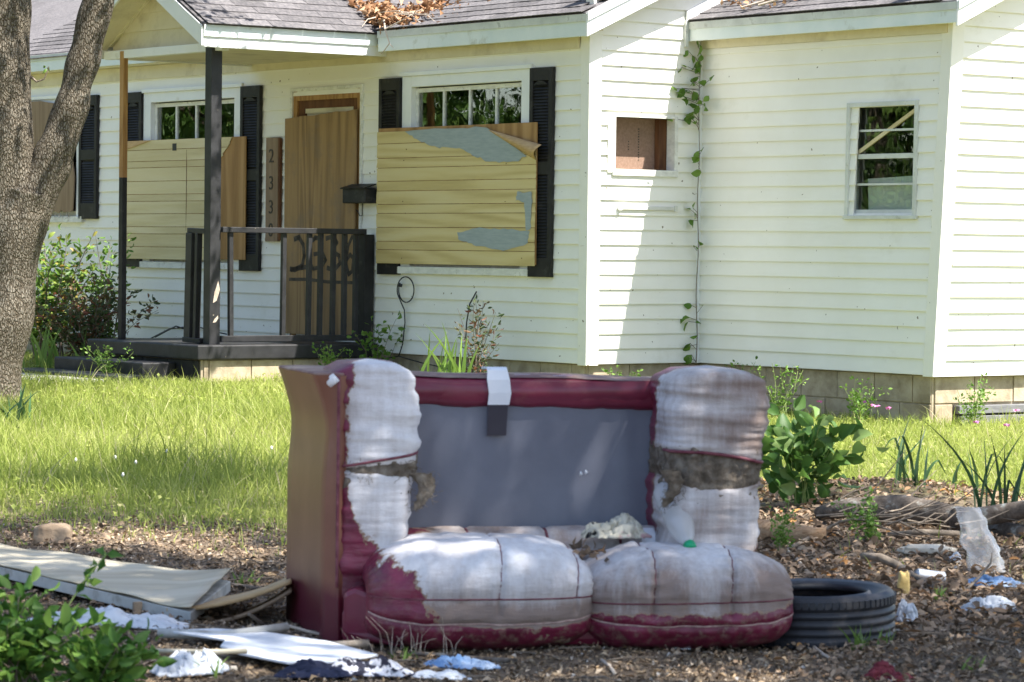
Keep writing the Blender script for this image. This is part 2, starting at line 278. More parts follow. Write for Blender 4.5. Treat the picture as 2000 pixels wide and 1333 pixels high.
# ------------------------------------------------------------------ object helpers
def tag(o, label=None, cat=None, group=None, kind=None):
    if label: o['label'] = label
    if cat: o['category'] = cat
    if group: o['group'] = group
    if kind: o['kind'] = kind
    return o
def thing(name, label, cat, loc=(0, 0, 0), rz=0.0, group=None, mw=None):
    o = bpy.data.objects.new(name, None); col.objects.link(o); o.empty_display_size = .1
    if mw is not None: o.matrix_world = mw
    else: o.location = loc; o.rotation_euler = (0, 0, rz)
    return tag(o, label, cat, group)
def obj(name, me, m=None, parent=None):
    if m is not None and not me.materials: me.materials.append(M[m] if isinstance(m, str) else m)
    o = bpy.data.objects.new(name, me); col.objects.link(o)
    if parent: o.parent = parent
    return o
def smooth(me): me.polygons.foreach_set('use_smooth', [True]*len(me.polygons)); return me
class MB:
    def __init__(s): s.v = []; s.f = []
    def add(s, v, f):
        n = len(s.v); s.v += [tuple(p) for p in v]; s.f += [tuple(i+n for i in q) for q in f]; return s
    def box(s, x0, x1, y0, y1, z0, z1, T=None):
        v = [Vector((x, y, z)) for z in (z0, z1) for y in (y0, y1) for x in (x0, x1)]
        if T: v = [T @ p for p in v]
        return s.add(v, [(0, 2, 3, 1), (4, 5, 7, 6), (0, 1, 5, 4), (2, 6, 7, 3), (0, 4, 6, 2), (1, 3, 7, 5)])
    def prism(s, poly, off):          # poly: 3D points, off: extrusion vector
        n = len(poly); a = [Vector(p) for p in poly]; b = [p+Vector(off) for p in a]
        return s.add(a+b, [tuple(range(n))[::-1], tuple(range(n, 2*n))]+[(i, (i+1) % n, n+(i+1) % n, n+i) for i in range(n)])
    def tube(s, pts, r, n=8, noise_amp=0, cap=True):
        pts = [Vector(p) for p in pts]; k = len(pts)
        if not hasattr(r, '__len__'): r = [r]*k
        ref = Vector((0, 0, 1)) if abs((pts[-1]-pts[0]).normalized().z) < .9 else Vector((1, 0, 0))
        vs = []
        for i, p in enumerate(pts):
            t = (pts[min(i+1, k-1)]-pts[max(i-1, 0)]).normalized(); a = t.cross(ref)
            if a.length < 1e-4: a = t.cross(Vector((0, 1, 0)))
            a.normalize(); b = a.cross(t)
            for j in range(n):
                q = p+(a*math.cos(2*PI*j/n)+b*math.sin(2*PI*j/n))*r[i]
                if noise_amp: q = q+(q-p)*noise_amp*noise.noise(q*14/(1+20*r[i]))*2
                vs.append(q)
        f = [(i*n+j, i*n+(j+1) % n, (i+1)*n+(j+1) % n, (i+1)*n+j) for i in range(k-1) for j in range(n)]
        if cap: f += [tuple(range(n))[::-1], tuple((k-1)*n+j for j in range(n))]
        return s.add(vs, f)
    def mesh(s, name, sm=False):
        me = bpy.data.meshes.new(name); me.from_pydata(s.v, [], s.f); me.update()
        if sm: smooth(me)
        return me
    def build(s, name, m, parent=None, sm=False, bevel=0):
        o = obj(name, s.mesh(name, sm), m, parent)
        if bevel: b = o.modifiers.new('bevel', 'BEVEL'); b.width = bevel; b.segments = 2; b.limit_method = 'ANGLE'
        return o
def mesh_np(name, V, Fc, attrs=None, sm=False):
    me = bpy.data.meshes.new(name); V = np.asarray(V, np.float32); Fc = np.asarray(Fc, np.int32); k = Fc.shape[1]
    me.vertices.add(len(V)); me.vertices.foreach_set('co', V.ravel())
    me.loops.add(Fc.size); me.loops.foreach_set('vertex_index', Fc.ravel())
    me.polygons.add(len(Fc)); me.polygons.foreach_set('loop_start', np.arange(0, Fc.size, k, dtype=np.int32))
    if sm: me.polygons.foreach_set('use_smooth', np.ones(len(Fc), bool))
    for n, a in (attrs or {}).items():
        at = me.attributes.new(n, 'FLOAT', 'POINT'); at.data.foreach_set('value', np.asarray(a, np.float32).ravel())
    me.update(calc_edges=True); return me
def unit(a): return a/np.maximum(np.linalg.norm(a, axis=1, keepdims=True), 1e-9)
def leaves_mesh(name, P, D, size, wr=.45, curl=.15, rnd=None, up=None, fold=.12):
    """P base points, D directions, size lengths: folded five-point leaves."""
    n = len(P); P = np.asarray(P, float); D = unit(np.asarray(D, float)); size = np.broadcast_to(np.asarray(size, float), (n,))[:, None]
    U = rng.normal(size=(n, 3)) if up is None else np.broadcast_to(np.asarray(up, float), (n, 3))+rng.normal(size=(n, 3))*.35
    S = unit(np.cross(D, U)); Nn = np.cross(S, D)
    wr = np.broadcast_to(np.asarray(wr, float), (n,))[:, None]
    c = (rng.random((n, 1))*2-.6)*curl
    V = np.stack([P, P+size*(.45*D-wr*.5*S+(c+fold)*Nn), P+size*(.45*D+wr*.5*S+(c+fold)*Nn), P+size*(D-c*Nn*.6), P+size*(.45*D+c*Nn)], 1).reshape(-1, 3)
    b = np.arange(n)[:, None]*5
    Fc = np.concatenate([b+np.array([[0, 4, 1]]), b+np.array([[0, 2, 4]]), b+np.array([[1, 4, 3]]), b+np.array([[4, 2, 3]])], 0)
    r = rng.random(n) if rnd is None else rnd
    return mesh_np(name, V, Fc, {'rnd': np.repeat(r, 5)})
def oval_leaves(name, P, D, size, wr=.5, curl=.2, rnd=None, up=None, fold=.08):
    """rounder nine-point leaves with a midrib fold and a curled tip"""
    n = len(P); P = np.asarray(P, float); D = unit(np.asarray(D, float)); size = np.broadcast_to(np.asarray(size, float), (n,))[:, None]
    U = rng.normal(size=(n, 3)) if up is None else np.broadcast_to(np.asarray(up, float), (n, 3))+rng.normal(size=(n, 3))*.35
    S = unit(np.cross(D, U)); Nn = np.cross(S, D); wr = np.broadcast_to(np.asarray(wr, float), (n,))[:, None]
    c = (rng.random((n, 1))*2-.5)*curl; tw = (rng.random((n, 1))-.5)*.3
    def pt(t, w, z): return P+size*(t*D+(w*wr*(.85+.3*rng.random((n, 1))))*S+(z-c*4*(t-.5)**2+c+tw*w)*Nn)
    V = np.stack([P+size*(-.0*D), pt(.2, -.36, fold), pt(.2, .36, fold), pt(.5, -.5, fold*1.3), pt(.5, .5, fold*1.3), pt(.8, -.3, fold), pt(.8, .3, fold), pt(1.0, 0, 0), pt(.5, 0, 0)], 1).reshape(-1, 3)
    b = np.arange(n)[:, None]*9
    Fc = np.concatenate([b+np.array([q]) for q in ((0, 8, 1), (1, 8, 3), (3, 8, 5), (5, 8, 7), (0, 2, 8), (2, 4, 8), (4, 6, 8), (6, 7, 8))], 0)
    return mesh_np(name, V, Fc, {'rnd': np.repeat(rng.random(n) if rnd is None else rnd, 9)})
def blades_mesh(name, P, H, lean, width, rnd, seg=3):
    n = len(P); az = rng.random(n)*2*PI; L = np.stack([np.cos(az), np.sin(az), np.zeros(n)], 1)*lean[:, None]
    fa = rng.random(n)*PI; S = np.stack([np.cos(fa), np.sin(fa), np.zeros(n)], 1)
    rows = []
    for i in range(seg+1):
        t = i/seg; c = P+np.stack([np.zeros(n), np.zeros(n), H*(t-.25*t*t*np.minimum(lean/np.maximum(H, .01), 1.5))], 1)+L*(t*t)
        wd = (width*(1-t**1.6)*.5)[:, None]
        if i < seg: rows += [c-S*wd, c+S*wd]
        else: rows += [c]
    V = np.stack(rows, 1).reshape(-1, 3); k = 2*seg+1; b = np.arange(n)[:, None]*k; fs = []
    for i in range(seg-1): fs += [b+np.array([[2*i, 2*i+1, 2*i+3]]), b+np.array([[2*i, 2*i+3, 2*i+2]])]
    fs.append(b+np.array([[2*seg-2, 2*seg-1, 2*seg]]))
    return mesh_np(name, V, np.concatenate(fs, 0), {'rnd': np.repeat(rnd, k)})
def fn(a, s=1.0, o=0.0): return noise.noise(Vector((a[0]*s+o, a[1]*s-o, a[2]*s+2*o)))
# ================================================================== SETTING: ground, path
def axis_pts(lo, hi, dlo, dhi, step):
    a = list(np.arange(dlo, dhi+1e-6, step)); x = dhi; d = step
    while x < hi: d *= 1.35; x += d; a.append(min(x, hi))
    x = dlo; d = step; b = []
    while x > lo: d *= 1.35; x -= d; b.append(max(x, lo))
    return np.array(b[::-1]+a)
gx = axis_pts(-400, 400, -7, 6, .16); gy = axis_pts(-300, 800, 8, 32, .16)
GX, GY = np.meshgrid(gx, gy); V = np.stack([GX.ravel(), GY.ravel(), gz(GX.ravel(), GY.ravel())], 1)
nx, ny = len(gx), len(gy); ii, jj = np.meshgrid(np.arange(nx-1), np.arange(ny-1)); a = (jj*nx+ii).ravel()
tag(obj('ground', mesh_np('ground', V, np.stack([a, a+1, a+nx+1, a+nx], 1), sm=True), 'soil'), kind='structure')
# concrete path to the porch step
pm = MB(); pa = [wh((p.x, p.y, 0)) for p in (ground(60, 752), ground(640, 757))]
for i in range(4):
    x0 = -9.4+i*1.55; g = float(gz(*hw(x0+.7, -2.6, 0)[:2]))
    pm.box(x0, x0+1.53, -3.05, -2.25, g-.1, g+.03)
po = pm.build('path', 'concrete', bevel=.008); po.matrix_world = HM; tag(po, kind='structure')

# ================================================================== HOUSE
house = thing('house', 'white clapboard cottage with black shutters, boarded windows and grey shingle roof', 'house', mw=HM)
E_ = .1143; Z0 = .42; ZT = 2.95; YB = 1.108; XD = 2.619; LEAN = .0594; LAP = .0175
def fA(a, z, o): return (a, -o, z)
def fB(a, z, o): return (o, a, z)
def fC(a, z, o): return (a, YB-o, z)
def fD(a, z, o): return (XD+(z-.415)*LEAN+o, a, z)
def cut(a0, a1, z0, z1, ops):
    zc = (z0+z1)/2; iv = [(a0, a1)]
    for (b0, b1, c0, c1) in ops:
        if c0 < zc < c1:
            nv = []
            for (p, q) in iv:
                if b1 <= p or b0 >= q: nv.append((p, q)); continue
                if b0 > p: nv.append((p, b0))
                if b1 < q: nv.append((b1, q))
            iv = nv
    return iv
def wall(name, f, a0, a1, z0, z1, ops, top=None, lean=False, back=.10):
    """backing sheet with real openings as the part, every siding course its own board"""
    b = MB(); zs = sorted({z0, z1}|{min(max(z, z0), z1) for o in ops for z in o[2:]})
    for p, q in zip(zs, zs[1:]):
        for (x, y) in cut(a0, a1, p, q, ops):
            P = [f(x, p, 0), f(y, p, 0), f(y, q, 0), f(x, q, 0), f(x, p, -back), f(y, p, -back), f(y, q, -back), f(x, q, -back)]
            b.add(P, [(0, 1, 2, 3), (5, 4, 7, 6), (0, 4, 5, 1), (2, 6, 7, 3), (0, 3, 7, 4), (1, 5, 6, 2)])
    w_ = b.build(name, 'siding', house)
    k = 0; z = z0
    while z < z1-.02:
        e = min(E_, z1-z)
        for (x, y) in cut(a0, a1, z, z+e, ops):
            if lean: y = y+(z-.415)*LEAN
            if top: y = min(y, top(z+e))if top(z+e) > x else x
            if y-x < .02: continue
            n = max(1, int((y-x)/.45)); sec = [(.001, z), (LAP, z), (LAP+.0005, z+.006), (.004, z+e+.004), (.001, z+e+.004)]
            m = MB(); vs = []
            for i in range(n+1):
                aa = x+(y-x)*i/n
                for (o_, zz) in sec:
                    j = noise.noise(Vector((aa*1.7, k*3.3, 9)))*.0022; vs.append(f(aa, zz+noise.noise(Vector((aa*.9, k*5.1, 2)))*.0025, o_+(j if o_ > .003 else 0)))
            s5 = len(sec); fs = [(i*s5+q, i*s5+(q+1) % s5, (i+1)*s5+(q+1) % s5, (i+1)*s5+q) for i in range(n) for q in range(s5)]
            fs += [tuple(range(s5)), tuple(n*s5+q for q in range(s5))[::-1]]
            m.add(vs, fs).build('siding_board', 'siding', w_)
        z += E_; k += 1
    return w_
OPA = [(-8.85, -7.86, 1.50, 2.66), (-6.60, -5.0, 1.14, 2.66), (-4.12, -3.07, .50, 2.63), (-2.40, -.76, 1.14, 2.66)]
PITCH_R = .46
wall('front_wall', fA, -12.0, -.02, Z0, ZT, OPA)
B_OP = (.235, .845, 1.915, 2.315)
wB = wall('side_wall', fB, .02, YB-.005, Z0, 3.5, [B_OP], back=.08)
C_OP = (1.705, 2.425, 1.585, 2.385)
wall('wing_front_wall', fC, .02, XD-.02, Z0, ZT, [C_OP], lean=True)
wall('wing_side_wall', fD, YB+.02, 5.2, Z0-.01, 3.9, [])
# closing walls that finish the volume
b = MB(); b.box(-12.1, -12, 0, 7, .2, 3); b.box(-12, 2.6, 7, 7.1, .2, 3); b.box(2.45, 2.55, 5.2, 7, .2, 3); b.box(-.1, 0, YB, 7, .42, 4.3); b.build('rear_wall', 'siding', house)
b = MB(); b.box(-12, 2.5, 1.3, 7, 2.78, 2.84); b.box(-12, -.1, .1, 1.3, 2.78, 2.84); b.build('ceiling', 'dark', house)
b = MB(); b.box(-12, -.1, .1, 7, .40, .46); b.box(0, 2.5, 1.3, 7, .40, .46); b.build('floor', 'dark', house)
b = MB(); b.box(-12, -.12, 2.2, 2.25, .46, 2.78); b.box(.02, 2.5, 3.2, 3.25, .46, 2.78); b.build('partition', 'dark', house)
# corner trims
def corner(x, y, lean=False):
    b = MB(); o = .021
    def P(dx, dy, z): return ((x+((z-.415)*LEAN if lean else 0))+dx, y+dy, z)
    sec = [(-.085, -o), (o, -o), (o, .10), (0, .10), (0, 0), (-.085, 0)]
    zt = 3.02 if not lean else 3.0
    v = [P(dx, dy, z) for z in (Z0-.012, zt) for (dx, dy) in sec]; n = 6
    b.add(v, [(i, (i+1) % n, n+(i+1) % n, n+i) for i in range(n)]+[tuple(range(n))[::-1], tuple(range(n, 2*n))]); b.build('corner_trim', 'siding', house, bevel=.003)
corner(0, 0); corner(XD, YB, True)
b = MB(); b.box(.0, .032, YB-.032, YB, Z0-.005, 2.96); b.build('inner_corner_trim', 'trim', house, bevel=.003)
# foundation of concrete blocks
fo = MB(); fo.box(-12, -.03, .03, .15, -.2, Z0); fo.box(-.03-.1, -.03, .15, 1.2, -.2, Z0); fo.box(-.03, XD-.05, YB+.04, YB+.15, -.2, Z0); fo.box(XD-.15, XD-.05, YB+.15, 5.2, -.2, Z0-.01)
fo = fo.build('foundation', 'block', house)
def block_row(f, a0, a1, z0, z1, off, ln=.4):
    a = a0-off
    while a < a1:
        p, q = max(a, a0)+.004, min(a+ln, a1)-.004
        if q-p > .03:
            m = MB(); o = .012+random.uniform(-.003, .004)
            v = [f(x, z, oo) for oo in (-.02, o) for z in (z0+.003, z1-.006) for x in (p, q)]
            m.add(v, [(0, 2, 3, 1), (4, 5, 7, 6), (0, 1, 5, 4), (2, 6, 7, 3), (0, 4, 6, 2), (1, 3, 7, 5)]).build('block', 'block', fo, bevel=.004)
        a += ln
fCf = lambda a, z, o: (a, YB+.04-o, z); fDf = lambda a, z, o: (XD-.05+o, a, z); fBf = lambda a, z, o: (-.03+o, a, z); fAf = lambda a, z, o: (a, .03-o, z)
for k, (z0, z1) in enumerate(((.21, .417), (.0, .21), (-.2, 0))):
    block_row(fCf, -.02, XD-.05, z0, z1, .13*k); block_row(fBf, .04, YB, z0, z1, .1*k); block_row(fAf, -3.0, -.04, z0, z1, .2*k)
    block_row(fDf, YB+.06, 3.4 if k == 0 else YB+.24, z0, z1-(.01 if k == 0 else 0), .2*k)
# crawl space hatch with grey boards
hat = MB(); hat.box(XD-.048, XD-.038, 1.36, 2.6, -.1, .195); hat = hat.build('hatch', 'dark', house)
for i in range(3):
    z = .135-i*.075
    MB().box(XD-.036, XD+.012, 1.37+.02*i, 2.6, z, z+.06, Matrix.Rotation(.0, 4, 'Z')).build('board', 'hatchwood', hat, bevel=.004)
# roofs
def roof(name, pts, th=.03): return MB().prism(pts, (0, 0, th)).build(name, 'shingle', house)
EO = .14; RO = .18; ze = 3.055                     # eave overhang, rake overhang, roof deck edge height
rz = lambda y, y0, z0: z0+(y-y0)*PITCH_R
ridge = 3.5
MB().prism([(-12.3, -EO-.01, ze), (RO, -EO-.01, ze), (RO, ridge, rz(ridge, -EO, ze)), (-12.3, ridge, rz(ridge, -EO, ze))], (0, 0, .03)).build('roof', 'shingle', house)
roofA = house.children[-1]
MB().prism([(-12.3, ridge, rz(ridge, -EO, ze)-.002), (RO, ridge, rz(ridge, -EO, ze)-.002), (RO, 7.3, ze), (-12.3, 7.3, ze)], (0, 0, .03)).build('rear_roof', 'shingle', house)
CY = YB-.13; cr = 4.4; CX1 = XD+.16+.2
MB().prism([(.0, CY-.01, ze), (CX1, CY-.01, ze), (CX1, cr, rz(cr, CY, ze)), (.0, cr, rz(cr, CY, ze))], (0, 0, .03)).build('wing_roof', 'shingle', house)
roofC = house.children[-1]
MB().prism([(0, cr, rz(cr, CY, ze)-.002), (CX1, cr, rz(cr, CY, ze)-.002), (CX1, 7.4, 3.0), (0, 7.4, 3.0)], (0, 0, .03)).build('wing_rear_roof', 'shingle', house)
SH = []
for i in range(3):
    m = MB(); t0 = .0; th = .007
    m.box(0, .302+.002*i, 0, .155, 0, th); me = m.mesh('shingle'); me.materials.append(M['shingle']); SH.append(me)
def shingle_field(parent, org, du, dv, nu, nv, u0=0.0, keep=None, mw=None):
    """courses of single shingles: org, du along the eave, dv up the slope"""
    du = Vector(du).normalized(); dv = Vector(dv).normalized(); nn = du.cross(dv)
    for j in range(nv):
        for i in range(nu):
            u = u0+i*.307+(.153 if j % 2 else 0); v = j*.127-.02; half = 1.0
            if j % 2 and i == nu-1: u = u0; half = .49
            p = Vector(org)+du*u+dv*v+nn*(.006+.004)
            if keep and not keep(p): continue
            dvt = (dv*.155-nn*.007).normalized(); n2 = du.cross(dvt)
            o = bpy.data.objects.new('shingle', random.choice(SH)); col.objects.link(o); o.parent = parent
            w_ = random.uniform(-.003, .003)
            o.matrix_local = Matrix(((du.x*half, dvt.x, n2.x, p.x), (du.y*half, dvt.y, n2.y, p.y), (du.z*half, dvt.z, n2.z, p.z+.001*(i % 3)), (0, 0, 0, 1)))
up = (0, 1, PITCH_R)
shingle_field(roofA, (-2.95, -EO-.02, ze+.03), (1, 0, 0), up, 10, 6, 0, lambda p: p.x < RO-.25 and p.x > -2.75+max(0, (p.y+.1))*1.0)
shingle_field(roofA, (-9.6, -EO-.02, ze+.03), (1, 0, 0), up, 16, 10, 0, lambda p: p.x < -4.75-max(0, p.y)*1.0)
shingle_field(roofC, (.04, CY-.02, ze+.03), (1, 0, 0), up, 9, 5, 0, lambda p: p.x < CX1-.28)
# fascias, drip edges, soffits, rakes
def fascia(x0, x1, y, zb, zt, name='fascia'):
    o = MB().box(x0, x1, y-.022, y, zb, zt).build(name, 'fascia', house, bevel=.003)
    MB().box(x0, x1, y-.032, y-.0225, zt-.05, zt+.006).build('drip_edge', 'metal', o)
fascia(-2.62, RO-.012, -EO, 2.905, ze+.012); fascia(-12.3, -4.6, -EO, 2.965, ze+.06)
MB().box(-12.3, RO-.02, -EO+.002, -.002, 2.952, 2.968).build('soffit', 'soffit', house)
MB().box(-12, -.1, -.034, -.018, 2.83, 2.95).build('frieze_board', 'soffit', house)
fascia(-.02, CX1-.012, CY, 2.925, ze+.012); MB().box(0.035, CX1-.02, CY+.002, YB-.002, 2.952, 2.966).build('soffit', 'soffit', house)
MB().box(.04, XD+.12, YB-.036, YB-.019, 2.87, 2.95).build('frieze_board', 'soffit', house)
def rake(x, y0, y1, z0, h=.175):
    a, c = (y0-.012, z0-.0), (y1, z0+(y1-y0)*PITCH_R)
    o = MB().prism([(x-.02, a[0], a[1]-.03-h*.72), (x-.02, a[0], a[1]+.02), (x-.02, c[0], c[1]+.02), (x-.02, c[0], c[1]-h)], (.02, 0, 0)).build('rake_board', 'trim', house, bevel=.003)
    MB().prism([(x+.001, a[0], a[1]-.035), (x+.001, a[0], a[1]+.03), (x+.001, c[0], c[1]+.03), (x+.001, c[0], c[1]-.035)], (.012, 0, 0)).build('shingle_mould', 'trim', o)
    MB().prism([(x-.021, a[0]+.02, a[1]-.10), (x-.021, c[0], c[1]-.10), (x-.021, c[0], c[1]-.085), (x-.021, a[0]+.02, a[1]-.085)], (-.30, 0, 0)).build('rake_soffit', 'soffit', o)
rake(RO, -EO-.02, ridge, ze); rake(CX1, CY-.02, cr, ze)
# flashing where wing roof meets the side wall
MB().prism([(.02, CY-.05, ze+.02), (.02, 2.2, ze+.02+(2.2-CY+.05)*PITCH_R), (.02, 2.2, ze+.09+(2.2-CY+.05)*PITCH_R), (.02, CY-.05, ze+.10)], (.015, 0, 0)).build('flashing', 'trim', house)
MB().box(-.02, .035, CY-.06, CY-.03, 2.88, ze+.03).build('flashing', 'metal', house, bevel=.003)

# windows ---------------------------------------------------------------
def window(x0, x1, zb, zt, gz0, gz1, panes, f=fA, par=house, m='oldpaint'):
    """outer casing, head mould, sill, upper sash with panes and muntins"""
    w_ = MB()
    def bx(mb, a0, a1, z0, z1, o0, o1):
        v = [f(a, z, o) for o in (o0, o1) for z in (z0, z1) for a in (a0, a1)]
        mb.add(v, [(0, 2, 3, 1), (4, 5, 7, 6), (0, 1, 5, 4), (2, 6, 7, 3), (0, 4, 6, 2), (1, 3, 7, 5)])
    bx(w_, x0, x0+.13, zb, zt, -.05, .026); bx(w_, x1-.13, x1, zb, zt, -.05, .026); bx(w_, x0+.13, x1-.13, gz1+.01, zt, -.05, .025)
    w_ = w_.build('window', 'trim', house, bevel=.003)
    c = MB(); bx(c, x0-.02, x1+.02, zt, zt+.035, 0, .045); c.build('head_moulding', 'trim', w_, bevel=.004)
    s = MB(); bx(s, x0-.02, x1+.02, zb-.06, zb, -.02, .05); s.build('sill', 'oldpaint', w_, bevel=.004)
    sa = MB(); g0, g1 = x0+.13, x1-.13; t = .035
    bx(sa, g0, g0+t, zb, gz1, -.045, -.02); bx(sa, g1-t, g1, zb, gz1, -.045, -.02); bx(sa, g0+t, g1-t, gz1-t, gz1, -.045, -.0205); bx(sa, g0+t, g1-t, gz0-.035, gz0, -.045, -.012); bx(sa, g0+t, g1-t, zb, zb+.05, -.045, -.02)
    sa.build('sash', m, w_, bevel=.002)
    L = (g1-g0-2*t)/panes
    for i in range(panes):
        a0 = g0+t+i*L
        if i: q = MB(); bx(q, a0-.012, a0+.012, gz0, gz1-t, -.044, -.021); q.build('muntin', m, w_)
        q = MB(); bx(q, a0+(.012 if i else 0), a0+L-(.012 if i < panes-1 else 0), gz0, gz1-t, -.036, -.032); q.build('pane', 'glass', w_)
    q = MB(); bx(q, g0+t, g1-t, zb+.05, gz0-.035, -.05, -.046); q.build('lower_pane', 'glass', w_)
    return w_
window(-6.66, -4.94, 1.14, 2.70, 2.26, 2.60, 4); window(-2.46, -.70, 1.14, 2.70, 2.235, 2.60, 4); window(-8.95, -7.80, 1.56, 2.70, 2.26, 2.60, 3)
def shutter(x0, x1, z0, z1):
    s = MB(); t = .045; s.box(x0, x0+t, -.050, -.016, z0, z1); s.box(x1-t, x1, -.050, -.016, z0, z1)
    zm = z0+(z1-z0)*.52
    for (a, c) in ((z0, z0+.15), (zm-.05, zm+.05), (z1-.10, z1)): s.box(x0+t, x1-t, -.049, -.018, a, c)
    s.box(x0+t, x1-t, -.022, -.0165, z0+.1, z1-.1)
    s = s.build('shutter', 'black', house, bevel=.004)
    l = MB(); z = z0+.155
    while z < z1-.13:
        if not (zm-.075 < z < zm+.05): l.box(x0+t, x1-t, -.045, -.039, z, z+.026, Matrix.Translation((0, 0, z)) @ Matrix.Translation((0, -.042, 0)) @ Matrix.Rotation(-.6, 4, 'X') @ Matrix.Translation((0, .042, -z)))
        z += .0245
    tag(l.build('louvre', 'black', s), kind='stuff')
    a = MB(); a.prism([(x0+t+.01+(x1-x0-2*t-.02)*i/10, -.0515, z1-.10-.035*(2*(i/10)-1)**2) for i in range(11)]+[(x1-t-.01, -.0515, z1-.13), (x0+t+.01, -.0515, z1-.13)], (0, .004, 0)).build('arch', 'black', s)
for a in ((-7.845, -7.50, 1.535, 2.713), (-6.975, -6.665, 1.086, 2.714), (-4.935, -4.612, 1.073, 2.702), (-2.768, -2.463, 1.071, 2.692), (-.695, -.405, 1.078, 2.70)): shutter(*a)
# wing window -------------------------------------------------------------
wn = MB()
def bxc(mb, a0, a1, z0, z1, o0, o1, dz=0):
    mb.add([fC(a+(z-1.57)*.012, z+dz*(a-1.7), o) for o in (o0, o1) for z in (z0, z1) for a in (a0, a1)], [(0, 2, 3, 1), (4, 5, 7, 6), (0, 1, 5, 4), (2, 6, 7, 3), (0, 4, 6, 2), (1, 3, 7, 5)])
X0, X1, Zb, Zt = 1.69, 2.44, 1.57, 2.40
bxc(wn, X0, X0+.035, Zb, Zt, -.09, .028); bxc(wn, X1-.035, X1, Zb, Zt, -.09, .028); bxc(wn, X0+.035, X1-.035, Zt-.035, Zt, -.09, .027); bxc(wn, X0-.01, X1+.01, Zb-.03, Zb, -.06, .035)
wn = wn.build('window', 'metal', house, bevel=.003)
zb = [1.572, 1.585+.205, 1.985, 2.185, 2.365]
s = MB()
for z, t in ((1.985, .018), (1.572, .02)): bxc(s, X0+.035, X1-.035, z, z+2*t, -.05, -.012)
bxc(s, X0+.036, X0+.066, Zb+.02, 1.985, -.055, -.02); bxc(s, X1-.066, X1-.036, Zb+.02, 1.985, -.055, -.02); s.build('sash', 'metal', wn, bevel=.002)
for z in (1.79, 2.185): q = MB(); bxc(q, X0+.035, X1-.035, z, z+.016, -.04, -.018); q.build('glazing_bar', 'metal', wn)
for z0_, z1_ in ((1.61, 1.79), (1.806, 1.985), (2.02, 2.185), (2.201, 2.365)): q = MB(); bxc(q, X0+.036, X1-.036, z0_, z1_, -.032, -.029); q.build('pane', 'glass', wn)
q = MB(); q.prism([(X0+.05, YB+.02, 2.03), (X0+.075, YB+.02, 2.01), (X1-.04, YB+.02, 2.33), (X1-.06, YB+.02, 2.35)], (0, .012, 0)); q.build('brace_stick', 'panelpale', wn)
q = MB(); q.prism([(1.86, YB+.06, 1.60), (2.40, YB+.06, 1.60), (2.40, YB+.05, 1.86), (1.86, YB+.05, 1.84)], (0, .03, 0)); q.prism([(1.90, YB+.095, 1.58), (2.40, YB+.095, 1.58), (2.40, YB+.095, 1.72), (1.90, YB+.095, 1.72)], (0, .03, 0)); q.build('insulation_board', 'trim', wn)
# empty sash opening in the side wall, backed by hardboard
o0, o1, q0, q1 = B_OP; ow = MB()
def bxb(mb, a0, a1, z0, z1, u0, u1): mb.add([fB(a, z, o) for o in (u0, u1) for z in (z0, z1) for a in (a0, a1)], [(0, 2, 3, 1), (4, 5, 7, 6), (0, 1, 5, 4), (2, 6, 7, 3), (0, 4, 6, 2), (1, 3, 7, 5)])
bxb(ow, o0-.065, o0+.012, q0-.03, q1+.02, -.08, .022); bxb(ow, o1-.012, o1+.02, q0-.03, q1+.02, -.08, .022); bxb(ow, o0+.012, o1-.012, q1, q1+.02, -.08, .021); bxb(ow, o0-.02, o1+.02, q0-.05, q0+.0, -.08, .03)
bxb(ow, o0-.04, o0+.0, q0-.03, q1+.03, -.15, -.081); bxb(ow, o0-.04, o1+.03, q0-.06, q0-.031, -.15, -.081); bxb(ow, o0-.04, o1+.03, q1+.031, q1+.05, -.15, -.081)
ow = ow.build('window_opening', 'oldpaint', house, bevel=.003)
q = MB(); bxb(q, o0-.02, o1-.03, q0-.03, q1+.03, -.15, -.14); q.build('hardboard', 'card', ow)
q = MB(); bxb(q, o1-.085, o1+.02, q0-.03, q1+.03, -.138, -.085); q.build('stud', 'rust', ow)
q = MB()
for i in range(13): bxb(q, .595+random.uniform(-.003, .003), .607, 1.99+i*.02, 1.999+i*.02+random.uniform(0, .004), -.1402, -.1390)
for i in range(4): bxb(q, .495, .505, 2.07+i*.02, 2.08+i*.02, -.1402, -.1390)
q.build('stamp', 'graffiti', ow)
st = MB(); bxb(st, .27, .85, 1.605, 1.635, .016, .034); st = st.build('curtain_rail', 'silver', house, bevel=.003)
for a in (.285, .84): q = MB(); bxb(q, a-.016, a+.016, 1.60, 1.642, .034, .040); q.build('bracket', 'silver', st)
# doorway behind the plywood
dw = MB()
dw.box(-4.155, -4.12, -.030, .06, .5, 2.66); dw.box(-3.075, -3.04, -.030, .06, .5, 2.66); dw.box(-4.12, -3.075, -.030, .06, 2.63, 2.66)
dw = dw.build('door_frame', 'oldpaint', house, bevel=.004)
MB().box(-4.12, -4.06, -.014, .05, .5, 2.63).box(-3.135, -3.075, -.014, .05, .5, 2.63).box(-4.06, -3.135, -.013, .05, 2.55, 2.63).build('outer_jamb', 'barewood', dw)
MB().box(-4.06, -3.97, .005, .06, .5, 2.55).box(-3.22, -3.135, .005, .06, .5, 2.55).box(-3.97, -3.22, .004, .06, 2.48, 2.55).build('inner_jamb', 'rust', dw)
MB().box(-3.97, -3.22, .03, .07, .5, 2.44).box(-3.97, -3.22, .012, .07, 2.44, 2.48).build('door', 'soffit', dw)
# ================================================================== BOARDS NAILED ON THE HOUSE (things of their own)
def on_house(name, label, cat, X, Y, Z, group=None):
    return thing(name, label, cat, mw=HM @ Matrix.Translation((X, Y, Z)), group=group)
